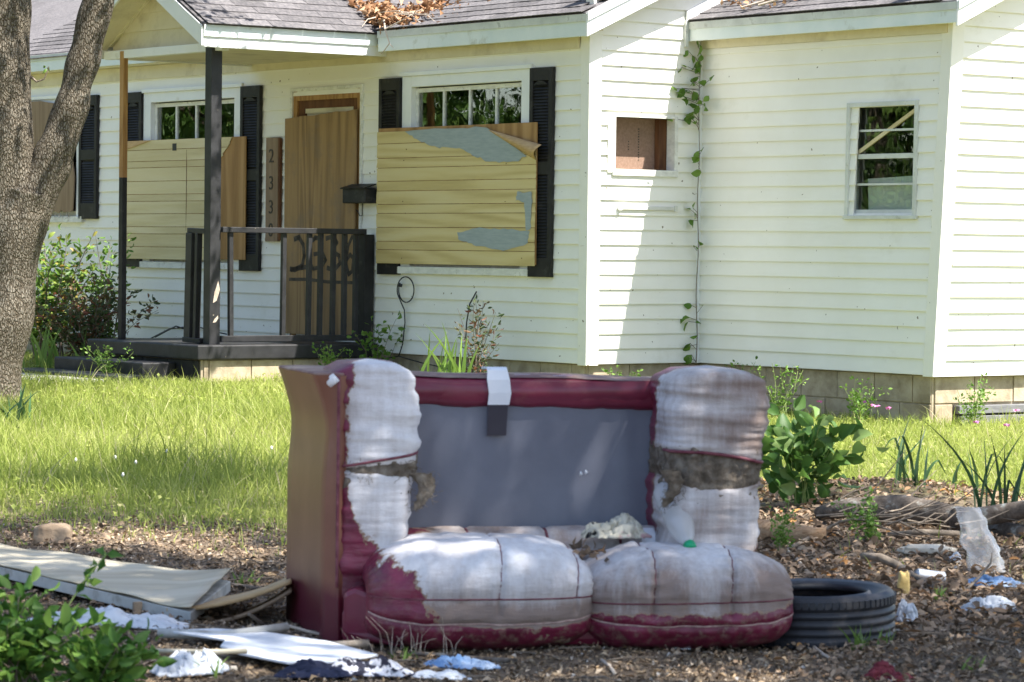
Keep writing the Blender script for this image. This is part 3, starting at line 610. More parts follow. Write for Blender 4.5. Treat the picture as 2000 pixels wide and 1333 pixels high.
# plywood over the door
pd = on_house('plywood_sheet', 'brown weathered plywood sheet covering the front door, sprayed with black figures', 'plywood', -3.655, -.03, .54)
b = MB(); tp = [(-.552+1.104*i/14, 0, 1.86+.012*noise.noise(Vector((i*.45, 2, 0)))+.05*(i/14)) for i in range(15)]
b.prism([(-.545, 0, 0), (.545, 0, 0)]+tp[::-1], (0, -.014, 0)).build('sheet', 'plydoor', pd)
g = MB()
def stroke(pts, wd):       # spray strokes given in photo pixels on the door sheet
    q = []
    for (x, y) in pts:
        X, Z = hY(x, y, -.0455); q.append((X+3.655, Z-.54))
    for (a, c) in zip(q, q[1:]):
        d = Vector((c[0]-a[0], 0, c[1]-a[1])); n_ = Vector((-d.z, 0, d.x)).normalized()*wd/2; e = d.normalized()*wd*.3
        p0 = Vector((a[0], -.0152, a[1]))-e; p1 = Vector((c[0], -.0152, c[1]))+e
        g.prism([p0+n_*.8, p0-n_*.8, p1-n_*.8, p1+n_*.8], (0, -.0006, 0))
for pts, wd in (([(576, 467), (584, 464), (592, 478), (594, 500), (590, 520), (576, 527), (568, 526)], .055), ([(570, 527), (597, 522)], .05),
    ([(606, 473), (616, 465), (624, 466)], .05), ([(614, 497), (630, 494), (636, 508), (628, 522), (612, 525), (606, 516)], .045),
    ([(638, 466), (650, 462), (658, 474), (648, 490), (662, 500), (664, 515), (652, 528), (640, 524)], .05),
    ([(688, 463), (680, 480), (676, 515), (681, 536), (688, 530), (690, 505), (684, 498), (677, 508)], .045), ([(566, 546), (600, 546), (640, 551), (698, 553)], .035)): stroke(pts, wd)
g.build('spray_paint', 'graffiti', pd)
# number board
nb = on_house('number_board', 'narrow vertical timber board carrying dark house number digits beside the door', 'house number', -4.395, -.02, 1.335)
MB().box(-.105, .09, -.03, 0, 0, .905).build('board', 'numboard', nb, bevel=.003)
MB().box(.0905, .112, -.026, 0, .01, .90).build('edge_strip', 'rust', nb)
def text_mesh(ch, size):
    c = bpy.data.curves.new('digit', 'FONT'); c.body = ch; c.size = size; c.extrude = .002; c.resolution_u = 4
    o = bpy.data.objects.new('digit', c); col.objects.link(o); dg = bpy.context.evaluated_depsgraph_get(); dg.update()
    me = bpy.data.meshes.new_from_object(o.evaluated_get(dg)); bpy.data.objects.remove(o); return me
for ch, y in (('2', 304), ('3', 357), ('3', 404), ('0', 449)):
    X, Z = hY(541, y, -.05); d = obj('digit', text_mesh(ch, .17), 'graffiti', nb)
    d.matrix_local = Matrix.Translation((-.055, -.0325, Z-1.335-.06)) @ Matrix.Rotation(PI/2, 4, 'X')
# board over the left window of the porch side: pale printed panel torn on the right over bare plywood
def planks(root, x0, x1, zs, y, m, right=None, th=.005, left=None):
    for i, (z0, z1) in enumerate(zip(zs, zs[1:])):
        n = 10; pts_r = []; pts_l = []
        for k in range(n+1):
            z = z0+.0025+(z1-z0-.005)*k/n
            pts_r.append((right(z) if right else x1+.006*noise.noise(Vector((z*30, 1, 0))), y-.004*math.sin(z*7), z))
            pts_l.append((left(z) if left else x0+.008*noise.noise(Vector((z*22, 5, 0))), y-.005*noise.noise(Vector((z*9, 3, 0))), z))
        MB().prism(pts_r+pts_l[::-1], (0, -th, 0)).build('plank', m, root)
b1 = on_house('window_board', 'pale wood print panel torn open on its right side over bare plywood, boarding a porch window', 'window board', -5.89, -.052, 1.16)
MB().box(-1.07, 1.08, -.013, 0, .01, 1.10).build('plywood_backing', 'ply', b1, bevel=.002)
zz = [0, .115, .235, .30, .42, .535, .60, .72, .845, .905, 1.01, 1.10]
def torn(z): return .63+.10*noise.noise(Vector((z*7, 3, 1)))+.05*noise.noise(Vector((z*38, 1, 1)))-.18*max(0, .5-z)+(.25*max(0, z-.85)/.25)
planks(b1, -1.09, .6, zz, -.0145, 'panelpale', torn)
MB().prism([(-1.09, -.02, 1.005), (-.55, -.02, 1.095), (-1.02, -.02, 1.098)], (0, -.012, 0)).build('curled_corner', 'veneerback', b1)
MB().box(-.16, -.09, -.0235, -.0215, .995, 1.06).build('slot', 'cable', b1)
MB().box(.086, .090, -.0222, -.0198, .02, 1.0).build('joint_line', 'rust', b1)
# board over the window right of the porch: yellow panel, grey paint patches, curled corner
b2 = on_house('window_board', 'yellow wood print panel with grey paint patches and a curled top corner over a window', 'window board', -1.66, -.052, 1.16)
MB().box(-1.08, 1.085, -.013, 0, .01, 1.118).build('plywood_backing', 'ply', b2, bevel=.002)
def top2(z): return 1.085+.006*noise.noise(Vector((z*30, 2, 0))) if z < .90 else 1.085-.74*((z-.90)/.19)
zz2 = [0, .115, .185, .30, .415, .49, .60, .68, .79, .87, .99, 1.09]
planks(b2, -1.09, 1.085, zz2, -.0145, 'panel', top2)
cv = MB(); vs = []; n = 16                          # veneer corner peeled back, rolled at its loose end
def b2p(x, y): X, Z = hY(x, y, -.08); return Vector((X+1.66, 0, Z-1.16))
fa, fb, fc_ = b2p(945, 251), b2p(1060, 283), b2p(1046, 313)
for i in range(n+1):
    t = i/n; p = fa.lerp(fb, t); q = fa.lerp(fc_, t)
    for k in range(9):
        u = k/8; w_ = p.lerp(q, u); w_.y = -.021-.055*t*math.sin(PI*(.08+.92*u))-.006*t; vs.append(w_)
cv.add(vs, [(i*9+k, i*9+k+1, i*9+k+10, i*9+k+9) for i in range(n) for k in range(8)])
cvo = cv.build('curled_veneer', 'veneerback', b2, True); sm_ = cvo.modifiers.new('solid', 'SOLIDIFY'); sm_.thickness = .003
def patch(pts, name='paint_patch'):
    out = []
    for i, (p, q) in enumerate(zip(pts, pts[1:]+pts[:1])):
        for k in range(6):
            t = k/6; x, y = p[0]+(q[0]-p[0])*t, p[1]+(q[1]-p[1])*t
            X, Z = hY(x+3.5*noise.noise(Vector((x*.11, y*.25, 3))), y+4*noise.noise(Vector((x*.11, y*.25, 8))), -.07); out.append((X+1.66, -.0247, Z-1.16))
    MB().prism(out, (0, -.0008, 0)).build(name, 'greypaint', b2)
patch([(792, 257), (880, 250), (952, 250), (985, 272), (1030, 305), (1010, 316), (960, 318), (930, 306), (900, 290), (850, 288), (820, 276)])
patch([(1012, 376), (1040, 374), (1040, 400), (1037, 450), (1028, 450), (1026, 396), (1008, 392)])
patch([(895, 456), (930, 446), (985, 448), (1036, 452), (1030, 478), (985, 490), (940, 482), (912, 474), (897, 468)])
for (x, y) in ((790, 314), (795, 292), (788, 394), (988, 394), (793, 417), (786, 505), (1020, 505), (990, 320)):
    X, Z = hY(x, y, -.07); MB().tube([(X+1.66, -.0247, Z-1.16), (X+1.66, -.0262, Z-1.16)], .005, 6).build('nail', 'rust', b2)
# board half hanging on the far left window
b0 = on_house('window_board', 'broken brown plywood piece hanging over the window by the forked tree', 'window board', -8.4, -.052, 1.585)
lo = [(-.55+1.02*i/18, 0, .02+.035*noise.noise(Vector((i*.9, 0, 3)))) for i in range(19)]
MB().prism(lo+[(.50, 0, .35), (.40, 0, .75), (.28, 0, 1.05), (-.2, 0, 1.1), (-.55, 0, 1.1)], (0, -.012, 0)).build('sheet', 'numboard', b0)
fr_ = MB()
for i in range(40):
    x = -.5+random.random()*.95; z = .02; fr_.tube([(x, -.008, z), (x+random.uniform(-.02, .02), -.016, z-.04-random.random()*.07)], .0018, 3)
tag(fr_.build('frayed_fibre', 'deadtwig', b0), kind='stuff')
# mailbox
mbx = on_house('mailbox', 'small black metal mailbox mounted beside the front door', 'mailbox', -2.98, -.018, 1.66)
MB().box(-.17, .17, -.13, 0, 0, .125).build('box', 'black', mbx, bevel=.01)
MB().prism([(-.18, -.145, .118), (-.18, -.02, .155), (-.18, -.02, .165), (-.18, -.15, .128)], (.36, 0, 0)).build('lid', 'black', mbx, bevel=.003)
MB().tube([(.02, -.05, 0), (.02, -.05, -.10), (-.02, -.05, -.105), (-.06, -.05, -.06), (-.08, -.05, -.055)], .004, 6).build('paper_hook', 'cable', mbx)
# cable loops
lp = on_house('cable', 'black cable coiled in a loop on the siding under the boarded window', 'cable', -2.36, -.03, .42)
pts = []
for k in range(30):
    a = 2*PI*k/29*1.15+2.6; pts.append((.02+.115*math.cos(a), -.012-.0006*k, .53+.105*math.sin(a)))
pts += [(.0, -.02, .36), (.01, -.02, .26), (-.02, -.02, .08), (-.06, -.03, -.02), (-.35, -.05, -.06)]
MB().tube(pts, .0055, 6).build('loop', 'cable', lp, True)
MB().tube([(-.04, -.02, .56), (-.05, -.05, .57)], .014, 8).build('plug', 'cable', lp)
MB().tube([(-.06, -.03, -.02), (.3, -.06, -.06), (.7, -.04, -.10)], .005, 6).build('tail', 'cable', lp, True)
c2 = on_house('cable', 'stiff black cable end curving up the siding above the weeds', 'cable', -1.52, -.05, .25)
MB().tube([(0, 0, 0), (.02, 0, .3), (.03, 0, .45), (.07, 0, .6), (.16, 0, .70)], .006, 6).build('end', 'cable', c2, True)
c3 = on_house('cable', 'thin black cable lying along the porch floor under the pale boarded window', 'cable', -5.2, -.15, .47)
MB().tube([(-1.3, 0, -.1), (-.75, 0, .06), (-.3, 0, .10), (.1, -.05, .06), (.4, -.1, .045)], .006, 6).build('run', 'cable', c3, True)
MB().tube([(-.95, -.03, -.02), (-.6, -.02, .09), (-.2, -.02, .03)], .006, 6).build('run', 'cable', c3, True)

# ================================================================== PORCH
porch = thing('porch', 'small gabled front porch with black slab, black railing and block base', 'porch', mw=HM @ Matrix.Translation((-3.65, -.9, 0)))
PT = Matrix.Translation((3.65, .9, 0))
def pb(*a): return MB().box(*a, PT)
sx0, sx1, sy0 = -4.56, -2.76, -1.78
pb(sx0, sx1, sy0, -.03, .375, .495).build('slab', 'chipped', porch, bevel=.012)
bs = pb(sx0+.06, sx1-.05, sy0+.06, -.03, -.1, .374).build('base', 'block', porch)
for k, (z0, z1) in enumerate(((.19, .374), (-.0, .19))):
    a = -.05-(.2*k)
    while a > -1.70:
        p, q = max(a-.4, -1.70), a
        MB().box(sx1-.06, sx1-.036+random.uniform(-.003, .003), p+.004, q-.004, z0+.004, z1-.005, PT).build('block', 'block', bs, bevel=.004); a -= .4
    a = sx0+.07+.15*k
    while a < sx1-.1:
        q = min(a+.4, sx1-.06)
        MB().box(a+.004, q-.004, sy0+.035, sy0+.061, z0+.004, z1-.005, PT).build('block', 'black', bs, bevel=.004); a += .4
gs = float(gz(*hw(-4.3, -2, 0)[:2]))
pb(-4.62, -3.15, -2.06, sy0+.03, gs-.1, .345).build('step', 'chipped', porch, bevel=.012); pb(-4.85, -3.05, -2.36, -2.06, gs-.12, .245).build('step', 'chipped', porch, bevel=.012)
# posts
px_, py_ = -2.93, -1.55
p1 = pb(px_-.05, px_+.05, py_-.05, py_+.05, .495, 2.90).build('post', 'chipped', porch, bevel=.004)
def chip(zc, h, wd): MB().prism([(3.65+px_+.0515, py_+.9-.02, zc-h), (3.65+px_+.0515, py_+.9+.0+wd*.3, zc-h*.8), (3.65+px_+.0515, py_+.9+wd, zc+h*.2), (3.65+px_+.0515, py_+.9+.028, zc+h), (3.65+px_+.0515, py_+.9+.01, zc+h*.4), (3.65+px_+.0515, py_+.9-.005, zc)], (.001, 0, 0)).build('bare_chip', 'deadtwig', p1)
chip(.92, .09, .045); chip(.70, .03, .03)
lx = hY(240, 400, py_)[0]
pl = pb(lx-.032, lx+.032, py_-.022, py_+.022, .495, 1.86).build('post', 'black', porch, bevel=.003)
MB().box(lx-.0315, lx+.0315, py_-.0215, py_+.0215, 1.855, 2.92, PT).build('bare_upper_post', 'barewood', pl)
# railing along the right edge and a short return at the front
rr_ = pb(-2.925, -2.845, py_+.051, -.10, 1.40, 1.445).build('railing', 'chipped', porch, bevel=.004)
MB().box(-2.915, -2.855, py_+.051, -.10, .515, .565, PT).build('bottom_rail', 'chipped', rr_, bevel=.004)
Yb = [hX(x, 560, -2.885)[0] for x in (450, 553, 603, 625, 650, 672, 694)]
for i, y in enumerate(Yb):
    tl = (.02 if i == 0 else (-.03 if i == 1 else .0))
    T = PT @ Matrix.Translation((-2.885, y, .98)) @ Matrix.Rotation(tl*.5+random.uniform(-.012, .012), 4, 'X')
    MB().box(-.019, .019, -.019, .019, -.42, .42, T).build('baluster', 'chipped', rr_, bevel=.003)
MB().box(-2.935, -2.835, -.13, -.03, .495, 1.40, PT).build('end_post', 'black', rr_, bevel=.004)
T = PT @ Matrix.Translation((px_-.14, py_-.02, .52)) @ Matrix.Rotation(.03, 4, 'Y')
r2 = MB().box(-.20, .09, -.03, .03, .87, .91, T).build('return_railing', 'chipped', porch, bevel=.004)
MB().box(-.20, -.11, -.04, .02, .0, .87, T).build('board', 'chipped', r2, bevel=.003); MB().box(-.075, -.035, -.03, .02, .0, .87, T).build('baluster', 'chipped', r2, bevel=.003); MB().box(-.21, .06, -.045, .035, -.02, .02, T).build('bottom_rail', 'chipped', r2, bevel=.003)
# porch roof: ridge along depth
ex0, ex1, pf = -4.78, -2.68, -1.80; rx = (ex0+ex1)/2; pz = 3.03; PP = .54; hr = pz+(ex1-rx)*PP; yb_ = 1.0
R1 = MB().prism([PT @ Vector(p) for p in ((ex1+.01, pf-.01, pz), (rx, pf-.01, hr), (rx, yb_+1, hr), (ex1+.01, .25, pz))], (0, 0, .03)).build('roof', 'shingle', porch)
R2 = MB().prism([PT @ Vector(p) for p in ((ex0-.01, pf-.01, pz), (rx, pf-.01, hr), (rx, yb_+1, hr), (ex0-.01, .25, pz))], (0, 0, .03)).build('roof', 'shingle', porch)
shingle_field(R1, PT @ Vector((ex1+.02, pf+.02, pz+.026)), (0, 1, 0), (-1, 0, PP), 8, 8, 0, lambda p: p.y-.9 < .05+(3.65+ex1-p.x)*1.0)
# right eave fascia, left eave, ceiling, gable, rakes
fx = MB().box(ex1-.02, ex1, pf, -.02, 2.872, pz+.01, PT).build('fascia', 'trim', porch, bevel=.003)
MB().box(ex1+.0005, ex1+.012, pf, -.02, 2.955, pz+.02, PT).build('drip_edge', 'fascia', fx, bevel=.003)
MB().box(ex0, ex0+.02, pf, -.02, 2.872, pz+.01, PT).build('fascia', 'trim', porch, bevel=.003)
ce = MB().box(ex0+.021, ex1-.021, -1.44, -.02, 2.896, 2.908, PT).build('ceiling', 'soffit', porch)
y = -1.43
while y < -.05:
    MB().box(ex0+.03, ex1-.03, y, y+.097, 2.888, 2.8955, PT).build('ceiling_plank', 'soffit', ce, bevel=.002); y += .10
gy_ = -1.48; gm = MB().prism([PT @ Vector(p) for p in ((ex0+.1, gy_, 2.90), (ex1-.1, gy_, 2.90), (ex1-.1, gy_, 2.98), (rx, gy_, hr-.09), (ex0+.1, gy_, 2.98))], (0, .04, 0)).build('gable', 'soffit', porch)
z = 2.93
while z < hr-.12:
    hw_ = (hr-.09-z)/PP; hw2 = max((hr-.09-z-.16)/PP, .02)
    hw_ = min(hw_, .94); hw2 = min(hw2, hw_)
    MB().prism([PT @ Vector(p) for p in ((rx-hw_, gy_-.018, z), (rx+hw_, gy_-.018, z), (rx+hw2, gy_-.005, z+.155), (rx-hw2, gy_-.005, z+.155))], (0, .012, 0)).build('gable_board', 'soffit', gm); z += .15
MB().box(ex0+.1, ex1-.1, gy_-.09, gy_-.019, 2.86, 2.93, PT).build('beam', 'trim', porch, bevel=.003)
for sgn, xe in ((1, ex1), (-1, ex0)):
    ro_ = MB().prism([PT @ Vector(p) for p in ((xe, pf, 2.88), (xe, pf, pz+.012), (rx, pf, hr+.012), (rx, pf, hr-.13))], (0, -.02, 0)).build('rake_board', 'trim', porch, bevel=.003)
    MB().prism([PT @ Vector(p) for p in ((xe-sgn*.02, pf+.002, pz-.085), (rx, pf+.002, hr-.075), (rx, pf+.002, hr-.06), (xe-sgn*.02, pf+.002, pz-.07))], (0, .30, 0)).build('rake_soffit', 'soffit', ro_)
    q0_, q1_ = Vector((xe-sgn*.10, gy_-.035, pz-.06)), Vector((rx, gy_-.035, hr-.095))
    MB().prism([PT @ p for p in (q0_, q1_, q1_+Vector((0, 0, .03)), q0_+Vector((0, 0, .03)))], (0, .03, 0)).build('gable_trim', 'soffit', ro_)

# ================================================================== LOVESEAT
SYAW = math.radians(9); SO = Vector((.05, 10.47, 0))
SM = Matrix.Translation(SO) @ Matrix.Rotation(SYAW, 4, 'Z'); SR = np.array(SM.to_3x3()); SOn = np.array(SO)
sofa = thing('loveseat', 'wrecked burgundy vinyl loveseat with peeling white arms and bare grey back', 'loveseat', mw=SM)
def sY(x, y, yl):
    o = SR.T @ (CP-SOn); d = SR.T @ ray(x, y); p = o+d*(yl-o[1])/d[1]; return float(p[0]), float(p[2])
def grid_mesh(name, nu, nv, fun, closed=True):
    V = []; A = {'peel': [], 'grime': [], 'mud': []}
    for i in range(nu+1):
        for j in range(nv if closed else nv+1):
            p, at = fun(i/nu, j/nv); V.append(tuple(p))
            for k in A: A[k].append(at.get(k, 0))
    w_ = nv if closed else nv+1; Fq = []
    for i in range(nu):
        for j in range(nv): Fq.append((i*w_+j, i*w_+(j+1) % w_, (i+1)*w_+(j+1) % w_, (i+1)*w_+j))
    return mesh_np(name, V, Fq, A, sm=True)
sgnp = lambda c, e: math.copysign(abs(c)**e, c)
class Arm:
    """padded arm: outline rows (photo y, left x, right x) on its front plane, lofted with a rounded section"""
    def __init__(s, rows, yf, depth):
        r = sorted([(sY((a+c)/2, y, yf)[1], sY(a, y, yf)[0], sY(c, y, yf)[0]) for (y, a, c) in rows]); s.z = [q[0] for q in r]; s.l = [q[1] for q in r]; s.r = [q[2] for q in r]
        s.z0, s.z1 = s.z[0], s.z[-1]; s.yf = yf; s.dep = depth
    def at(s, z, ph, wr=1.0, shrink=1.0):
        zz = min(max(z, s.z0), s.z1)
        L = sum(np.interp(zz+d, s.z, s.l) for d in (-.012, 0, .012))/3; Rr = sum(np.interp(zz+d, s.z, s.r) for d in (-.012, 0, .012))/3
        top = max(0, (zz-(s.z1-.07))/.07); k = math.sqrt(max(1-top**2.2, .0)); xm = (L+Rr)/2
        a = (Rr-L)/2*(.86+.14*k)*shrink; b_ = s.dep/2*(.90+.10*k)*shrink; yc = s.yf+s.dep/2
        c, sn = math.cos(ph), math.sin(ph); x = xm+a*sgnp(c, .42); y = yc+b_*sgnp(sn, .42)
        bul = .028*math.sin(PI*min(max((zz-s.z0)/(s.z1-s.z0), 0), 1))
        if sn < 0: y -= bul*(1-abs(c)**3)
        n = noise.noise(Vector((x*3.0, y*3, z*22+x*5)))*.0105+noise.noise(Vector((x*4.0, y*4, z*60+7)))*.0055+noise.noise(Vector((x*6, y*6, z*6)))*.006
        d = Vector((c, sn, 0)); return Vector((x, y, z))+d*n*wr
def arm_part(arm, name, zlo, zhi, attrs, parent, nu=70, nv=110, wr=1, close_top=False, shrink=1.0):
    def fun(u, v):
        ph = 2*PI*v
        q = arm.at(arm.z0, ph); lo = zlo(q.x) if callable(zlo) else zlo; hi = zhi(q.x) if callable(zhi) else zhi
        uu = u/.92 if close_top and u < .92 else (1 if close_top else u); z = lo+(hi-lo)*uu
        # lips roll inward at torn edges
        e = 0
        if callable(zhi): e = max(0, 1-(hi-z)/.012)
        if callable(zlo): e = max(e, 1-(z-lo)/.012)
        p = arm.at(z, ph, wr, shrink*(1-.05*e*e))
        if close_top and u >= .92:
            t = (u-.92)/.08; c = arm.at(hi, ph, 0); ctr = Vector(((np.interp(hi, arm.z, arm.l)+np.interp(hi, arm.z, arm.r))/2, arm.yf+arm.dep/2, hi))
            p = p.lerp(ctr+Vector((0, 0, .012)), t)
        return p, attrs(p)
    return obj(name, grid_mesh(name, nu, nv, fun), 'peel', parent)
def fibres(parent, pts, n, ln, r=.0016, m='stuff'):
    f = MB()
    for _ in range(n):
        p = Vector(random.choice(pts))+Vector((random.gauss(0, .01), random.gauss(0, .006), random.gauss(0, .008))); q = [p]
        d = Vector((random.gauss(0, 1), -.6+random.gauss(0, .5), random.gauss(-.3, .8))).normalized()
        for k in range(3): d = (d+Vector((random.gauss(0, .5), random.gauss(0, .3), random.gauss(-.12, .5)))).normalized(); q.append(q[-1]+d*ln/3*random.uniform(.5, 1.3))
        f.tube(q, r, 3, cap=False)
    return tag(f.build('stray_fibre', m, parent), kind='stuff')
def stuffing(arm, zc, h, parent, tuft):
    def fun(u, v):
        ph = 2*PI*v; z = zc-h/2+h*u; p = arm.at(z, ph, .5, .94); n = noise.noise(p*28)*.016+noise.noise(p*70)*.007
        d = Vector((math.cos(ph), math.sin(ph), 0)); return p+d*(n+.004), {}
    o = obj('stuffing', grid_mesh('stuffing', 26, 200, fun), 'stuff', parent)
    pts = [arm.at(zc+random.uniform(-.4, .4)*h, -PI*random.random(), .5, .98) for _ in range(260)]; fibres(o, [p for p in pts if abs(p.z-zc) < h*.2], 150, .022, .0010)
    t = MB(); b_ = Vector(tuft); k = 16                        # tuft hanging out of the tear
    rows = []
    for i in range(12):
        s_ = i/11; rr = (.03*(1-s_)**.6+.006)*(1+.4*noise.noise(Vector((i*.8, 3, b_.x*9)))); c = b_+Vector((.02*math.sin(s_*4), -.012, -.12*s_))
        rows += [c+Vector((math.cos(a)*rr, math.sin(a)*rr*.5, .01*noise.noise(Vector((a*2, i, 0)))))*1 for a in [2*PI*j/k for j in range(k)]]
    t.add(rows, [(i*k+j, i*k+(j+1) % k, (i+1)*k+(j+1) % k, (i+1)*k+j) for i in range(11) for j in range(k)]); t.build('tuft', 'stuff', o, True)
    fibres(o, rows, 90, .022, .0010)
    return o
# left arm
AL = Arm([(1176, 655, 712), (1165, 642, 735), (1110, 641, 765), (1060, 643, 800), (1010, 647, 808), (960, 652, 812), (910, 655, 822), (860, 651, 826), (800, 646, 828), (760, 643, 824), (735, 645, 818), (720, 655, 806), (712, 680, 785)], -.03, .46)
zt = lambda x, f_, y0, y1: None
def lin(p0, p1, yf=-.05):
    a = sY(*p0, yf); c = sY(*p1, yf); return lambda x: a[1]+(c[1]-a[1])*(x-a[0])/(c[0]-a[0])
upE = lin((665, 915), (825, 888)); loE = lin((665, 920), (820, 957))
bl0 = lin((650, 985), (770, 1100))
def aL(p):
    x = (p.x-AL.l[5])/(AL.r[5]-AL.l[5]); pe = .5+(p.z-bl0(p.x))*5.5; pe = min(pe, 1.05)
    pe -= 1.05*max(0, 1-max(x-.03, 0)/.26); pe -= .5*max(0, (p.y-.06)/.1)
    pe -= .75*max(0, 1-x/.45)*max(0, min(1, (p.z-(AL.z1-.10))/.07))
    gr = .2+.55*max(0, 1-x/.42)*(.6+noise.noise(p*7)); 
    return {'peel': pe, 'grime': gr, 'mud': .2}
la = arm_part(AL, 'arm', loE if False else AL.z0, loE, aL, sofa, 60)
arm_part(AL, 'upper_cover', upE, AL.z1, aL, la, 60, close_top=True)
zc = (upE(-.45)+loE(-.45))/2; tfl = sY(822, 925, -.03)
stuffing(AL, zc, .17, la, (tfl[0], -.02, tfl[1]))
def seam(arm, path, r, name, m, parent, off=.003):
    MB().tube([arm.at(z, ph, 1, 1.0)+Vector((0, -off, 0)) for (z, ph) in path], r, 6).build(name, m, parent, True)
zl_ = lambda y: sY(700, y, -.05)[1]
for ph, nm in ((-PI+.12, 'piping'), (-PI+.32, 'stitching')):
    for (y0, y1) in ((1168, 930), (905, 745)): seam(AL, [(zl_(y0)+(zl_(y1)-zl_(y0))*i/30, ph+.05*math.sin(i*.3)) for i in range(31)], .006 if nm == 'piping' else .0022, nm, 'maroonpipe' if nm == 'piping' else 'thread', la)
seam(AL, [(upE(AL.at(.6, -PI+PI*i/24).x)+.004, -PI+PI*i/24) for i in range(2, 24)], .005, 'torn_seam', 'maroonpipe', la)
# right arm
AR = Arm([(1235, 1335, 1480), (1200, 1318, 1488), (1100, 1309, 1488), (1000, 1308, 1492), (940, 1308, 1497), (900, 1308, 1500), (850, 1310, 1507), (800, 1311, 1514), (765, 1312, 1515), (745, 1314, 1506), (733, 1324, 1492), (726, 1350, 1465)], -.03, .46)
upR = lambda x: lin((1308, 886), (1500, 908))(x)+.012*math.sin(max(0, min(1, (x-AR.l[5])/.31))*PI); loR = lambda x: lin((1308, 938), (1500, 938))(x)-.034*math.sin(max(0, min(1, (x-AR.l[5]-.05)/.26))*PI)+.004*noise.noise(Vector((x*60, 0, 0)))
def aR(p):
    x = (p.x-AR.l[5])/(AR.r[5]-AR.l[5]); pe = 1.05-.95*max(0, min(1, (x-.66)/.3))*max(0, min(1, (.42-p.z)/.16)); pe -= .5*max(0, (p.y-.12)/.1)
    return {'peel': pe, 'grime': .46+.40*max(0, (x-.35))*(p.z > .5)+.35*noise.noise(Vector((p.x*4, p.y, p.z*16))), 'mud': .2}
ra = arm_part(AR, 'arm', AR.z0, loR, aR, sofa, 66, wr=1.5)
arm_part(AR, 'upper_cover', upR, AR.z1, aR, ra, 60, wr=1.25, close_top=True)
tfr = sY(1300, 925, -.03)
stuffing(AR, (upR(.68)+loR(.68))/2-.005, .19, ra, (tfr[0]+.01, -.03, tfr[1]+.01))
seam(AR, [(upR(AR.at(.6, -PI+PI*i/24).x)+.004, -PI+PI*i/24) for i in range(1, 24)], .006, 'torn_seam', 'maroonpipe', ra)
# left outer side panel, flared at its top
def side_panel(u, v):
    t = u; z = .0+.872*t; fl = .035*max(0, (t-.80)/.2)**2-.012*math.exp(-((t-.78)/.12)**2)
    pts = [(-.625, -.045), (-.665-fl, .0), (-.735-fl, .62), (-.70, .66), (-.60, .60), (-.56, .0)]
    n = len(pts); k = v*n; i = int(k) % n; f_ = k-int(k); a, c = pts[i], pts[(i+1) % n]
    f_ = f_; return Vector((a[0]+(c[0]-a[0])*f_, a[1]+(c[1]-a[1])*f_, z+.004*noise.noise(Vector((v*9, t*5, 0))))), {}
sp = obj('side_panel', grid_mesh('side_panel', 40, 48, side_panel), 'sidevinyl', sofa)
bm_cap = MB().prism([(-.625, -.045, .868), (-.70, .0, .868), (-.77, .62, .868), (-.70, .66, .868), (-.58, .60, .868), (-.55, .05, .868)], (0, 0, .012)); bm_cap.build('top_cap', 'dusty', sp, bevel=.008)
MB().tube([(-.628, -.048, .18+.69*i/20) for i in range(21)], .006, 6).build('piping', 'maroonpipe', sp, True)
MB().tube([(-.66, -.06, .845), (-.645, -.075, .86), (-.655, -.07, .875)], [.012, .017, .009], 8).build('fluff', 'whitestrap', sp, True)
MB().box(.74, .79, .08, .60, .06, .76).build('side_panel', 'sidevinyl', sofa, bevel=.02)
# back: panel, top roll, lining
zb0, zb1 = sY(1050, 1040, .36)[1], sY(1050, 786, .36)[1]
def lining(u, v):
    x = -.50+1.15*u; z = .10+(zb1+.03-.10)*v; y = .375+.10*(.0)+.02*noise.noise(Vector((x*2.2, z*2.2, 4)))+.006*noise.noise(Vector((x*14, z*3, 1)))-.03*(1-v)
    return Vector((x, y, z)), {}
obj('back_lining', grid_mesh('back_lining', 60, 40, lining, False), 'lining', sofa)
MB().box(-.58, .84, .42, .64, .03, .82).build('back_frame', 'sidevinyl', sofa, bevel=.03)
def top_roll(u, v):
    x = -.60+1.44*u; a = 2*PI*v; zt_ = .868-.022*u+.006*noise.noise(Vector((x*3, 0, 0))); h = .055+.003*math.sin(u*3)
    y = .50+.155*sgnp(math.cos(a), .45); z = zt_-h+h*sgnp(math.sin(a), .5)
    if math.cos(a) < -.3 and math.sin(a) < 0: z -= .0
    n = .006*noise.noise(Vector((x*9, y*9, z*9)))+.003*noise.noise(Vector((x*30, y*6, z*20)))
    return Vector((x, y+n, z+n)), {}
tr_ = obj('back_top', grid_mesh('back_top', 70, 40, top_roll), 'leather', sofa)
def top_dust(u, v):
    x = -.575+1.38*u; y = .36+.28*v; return Vector((x, y, .8705-.022*u+.006*noise.noise(Vector((x*3, 0, 0)))-.010*(2*v-1)**4+.002*noise.noise(Vector((x*20, y*20, 0))))), {}
MBd = obj('dusty_top', grid_mesh('dusty_top', 60, 10, top_dust, False), 'dusty', tr_)
def band(u, v):
    x = -.52+1.20*u; z = zb1-.012*math.sin(u*PI)+.01+(.84-zb1)*v; return Vector((x, .350-.01*math.sin(v*PI)+.006*noise.noise(Vector((x*8, z*8, 0))), z)), {}
obj('back_band', grid_mesh('back_band', 60, 10, band, False), 'leather', sofa)
MB().tube([(.665, .33, .36), (.66, .325, .55), (.655, .325, .72), (.65, .345, .82), (.63, .42, .865), (.60, .55, .865)], .006, 6).build('piping', 'maroonpipe', sofa, True)
MB().prism([(.655, .02, .16), (.655, .36, .16), (.655, .36, .83), (.655, .02, .80)], (.03, 0, 0)).build('inner_arm_panel', 'leather', sofa, bevel=.01)
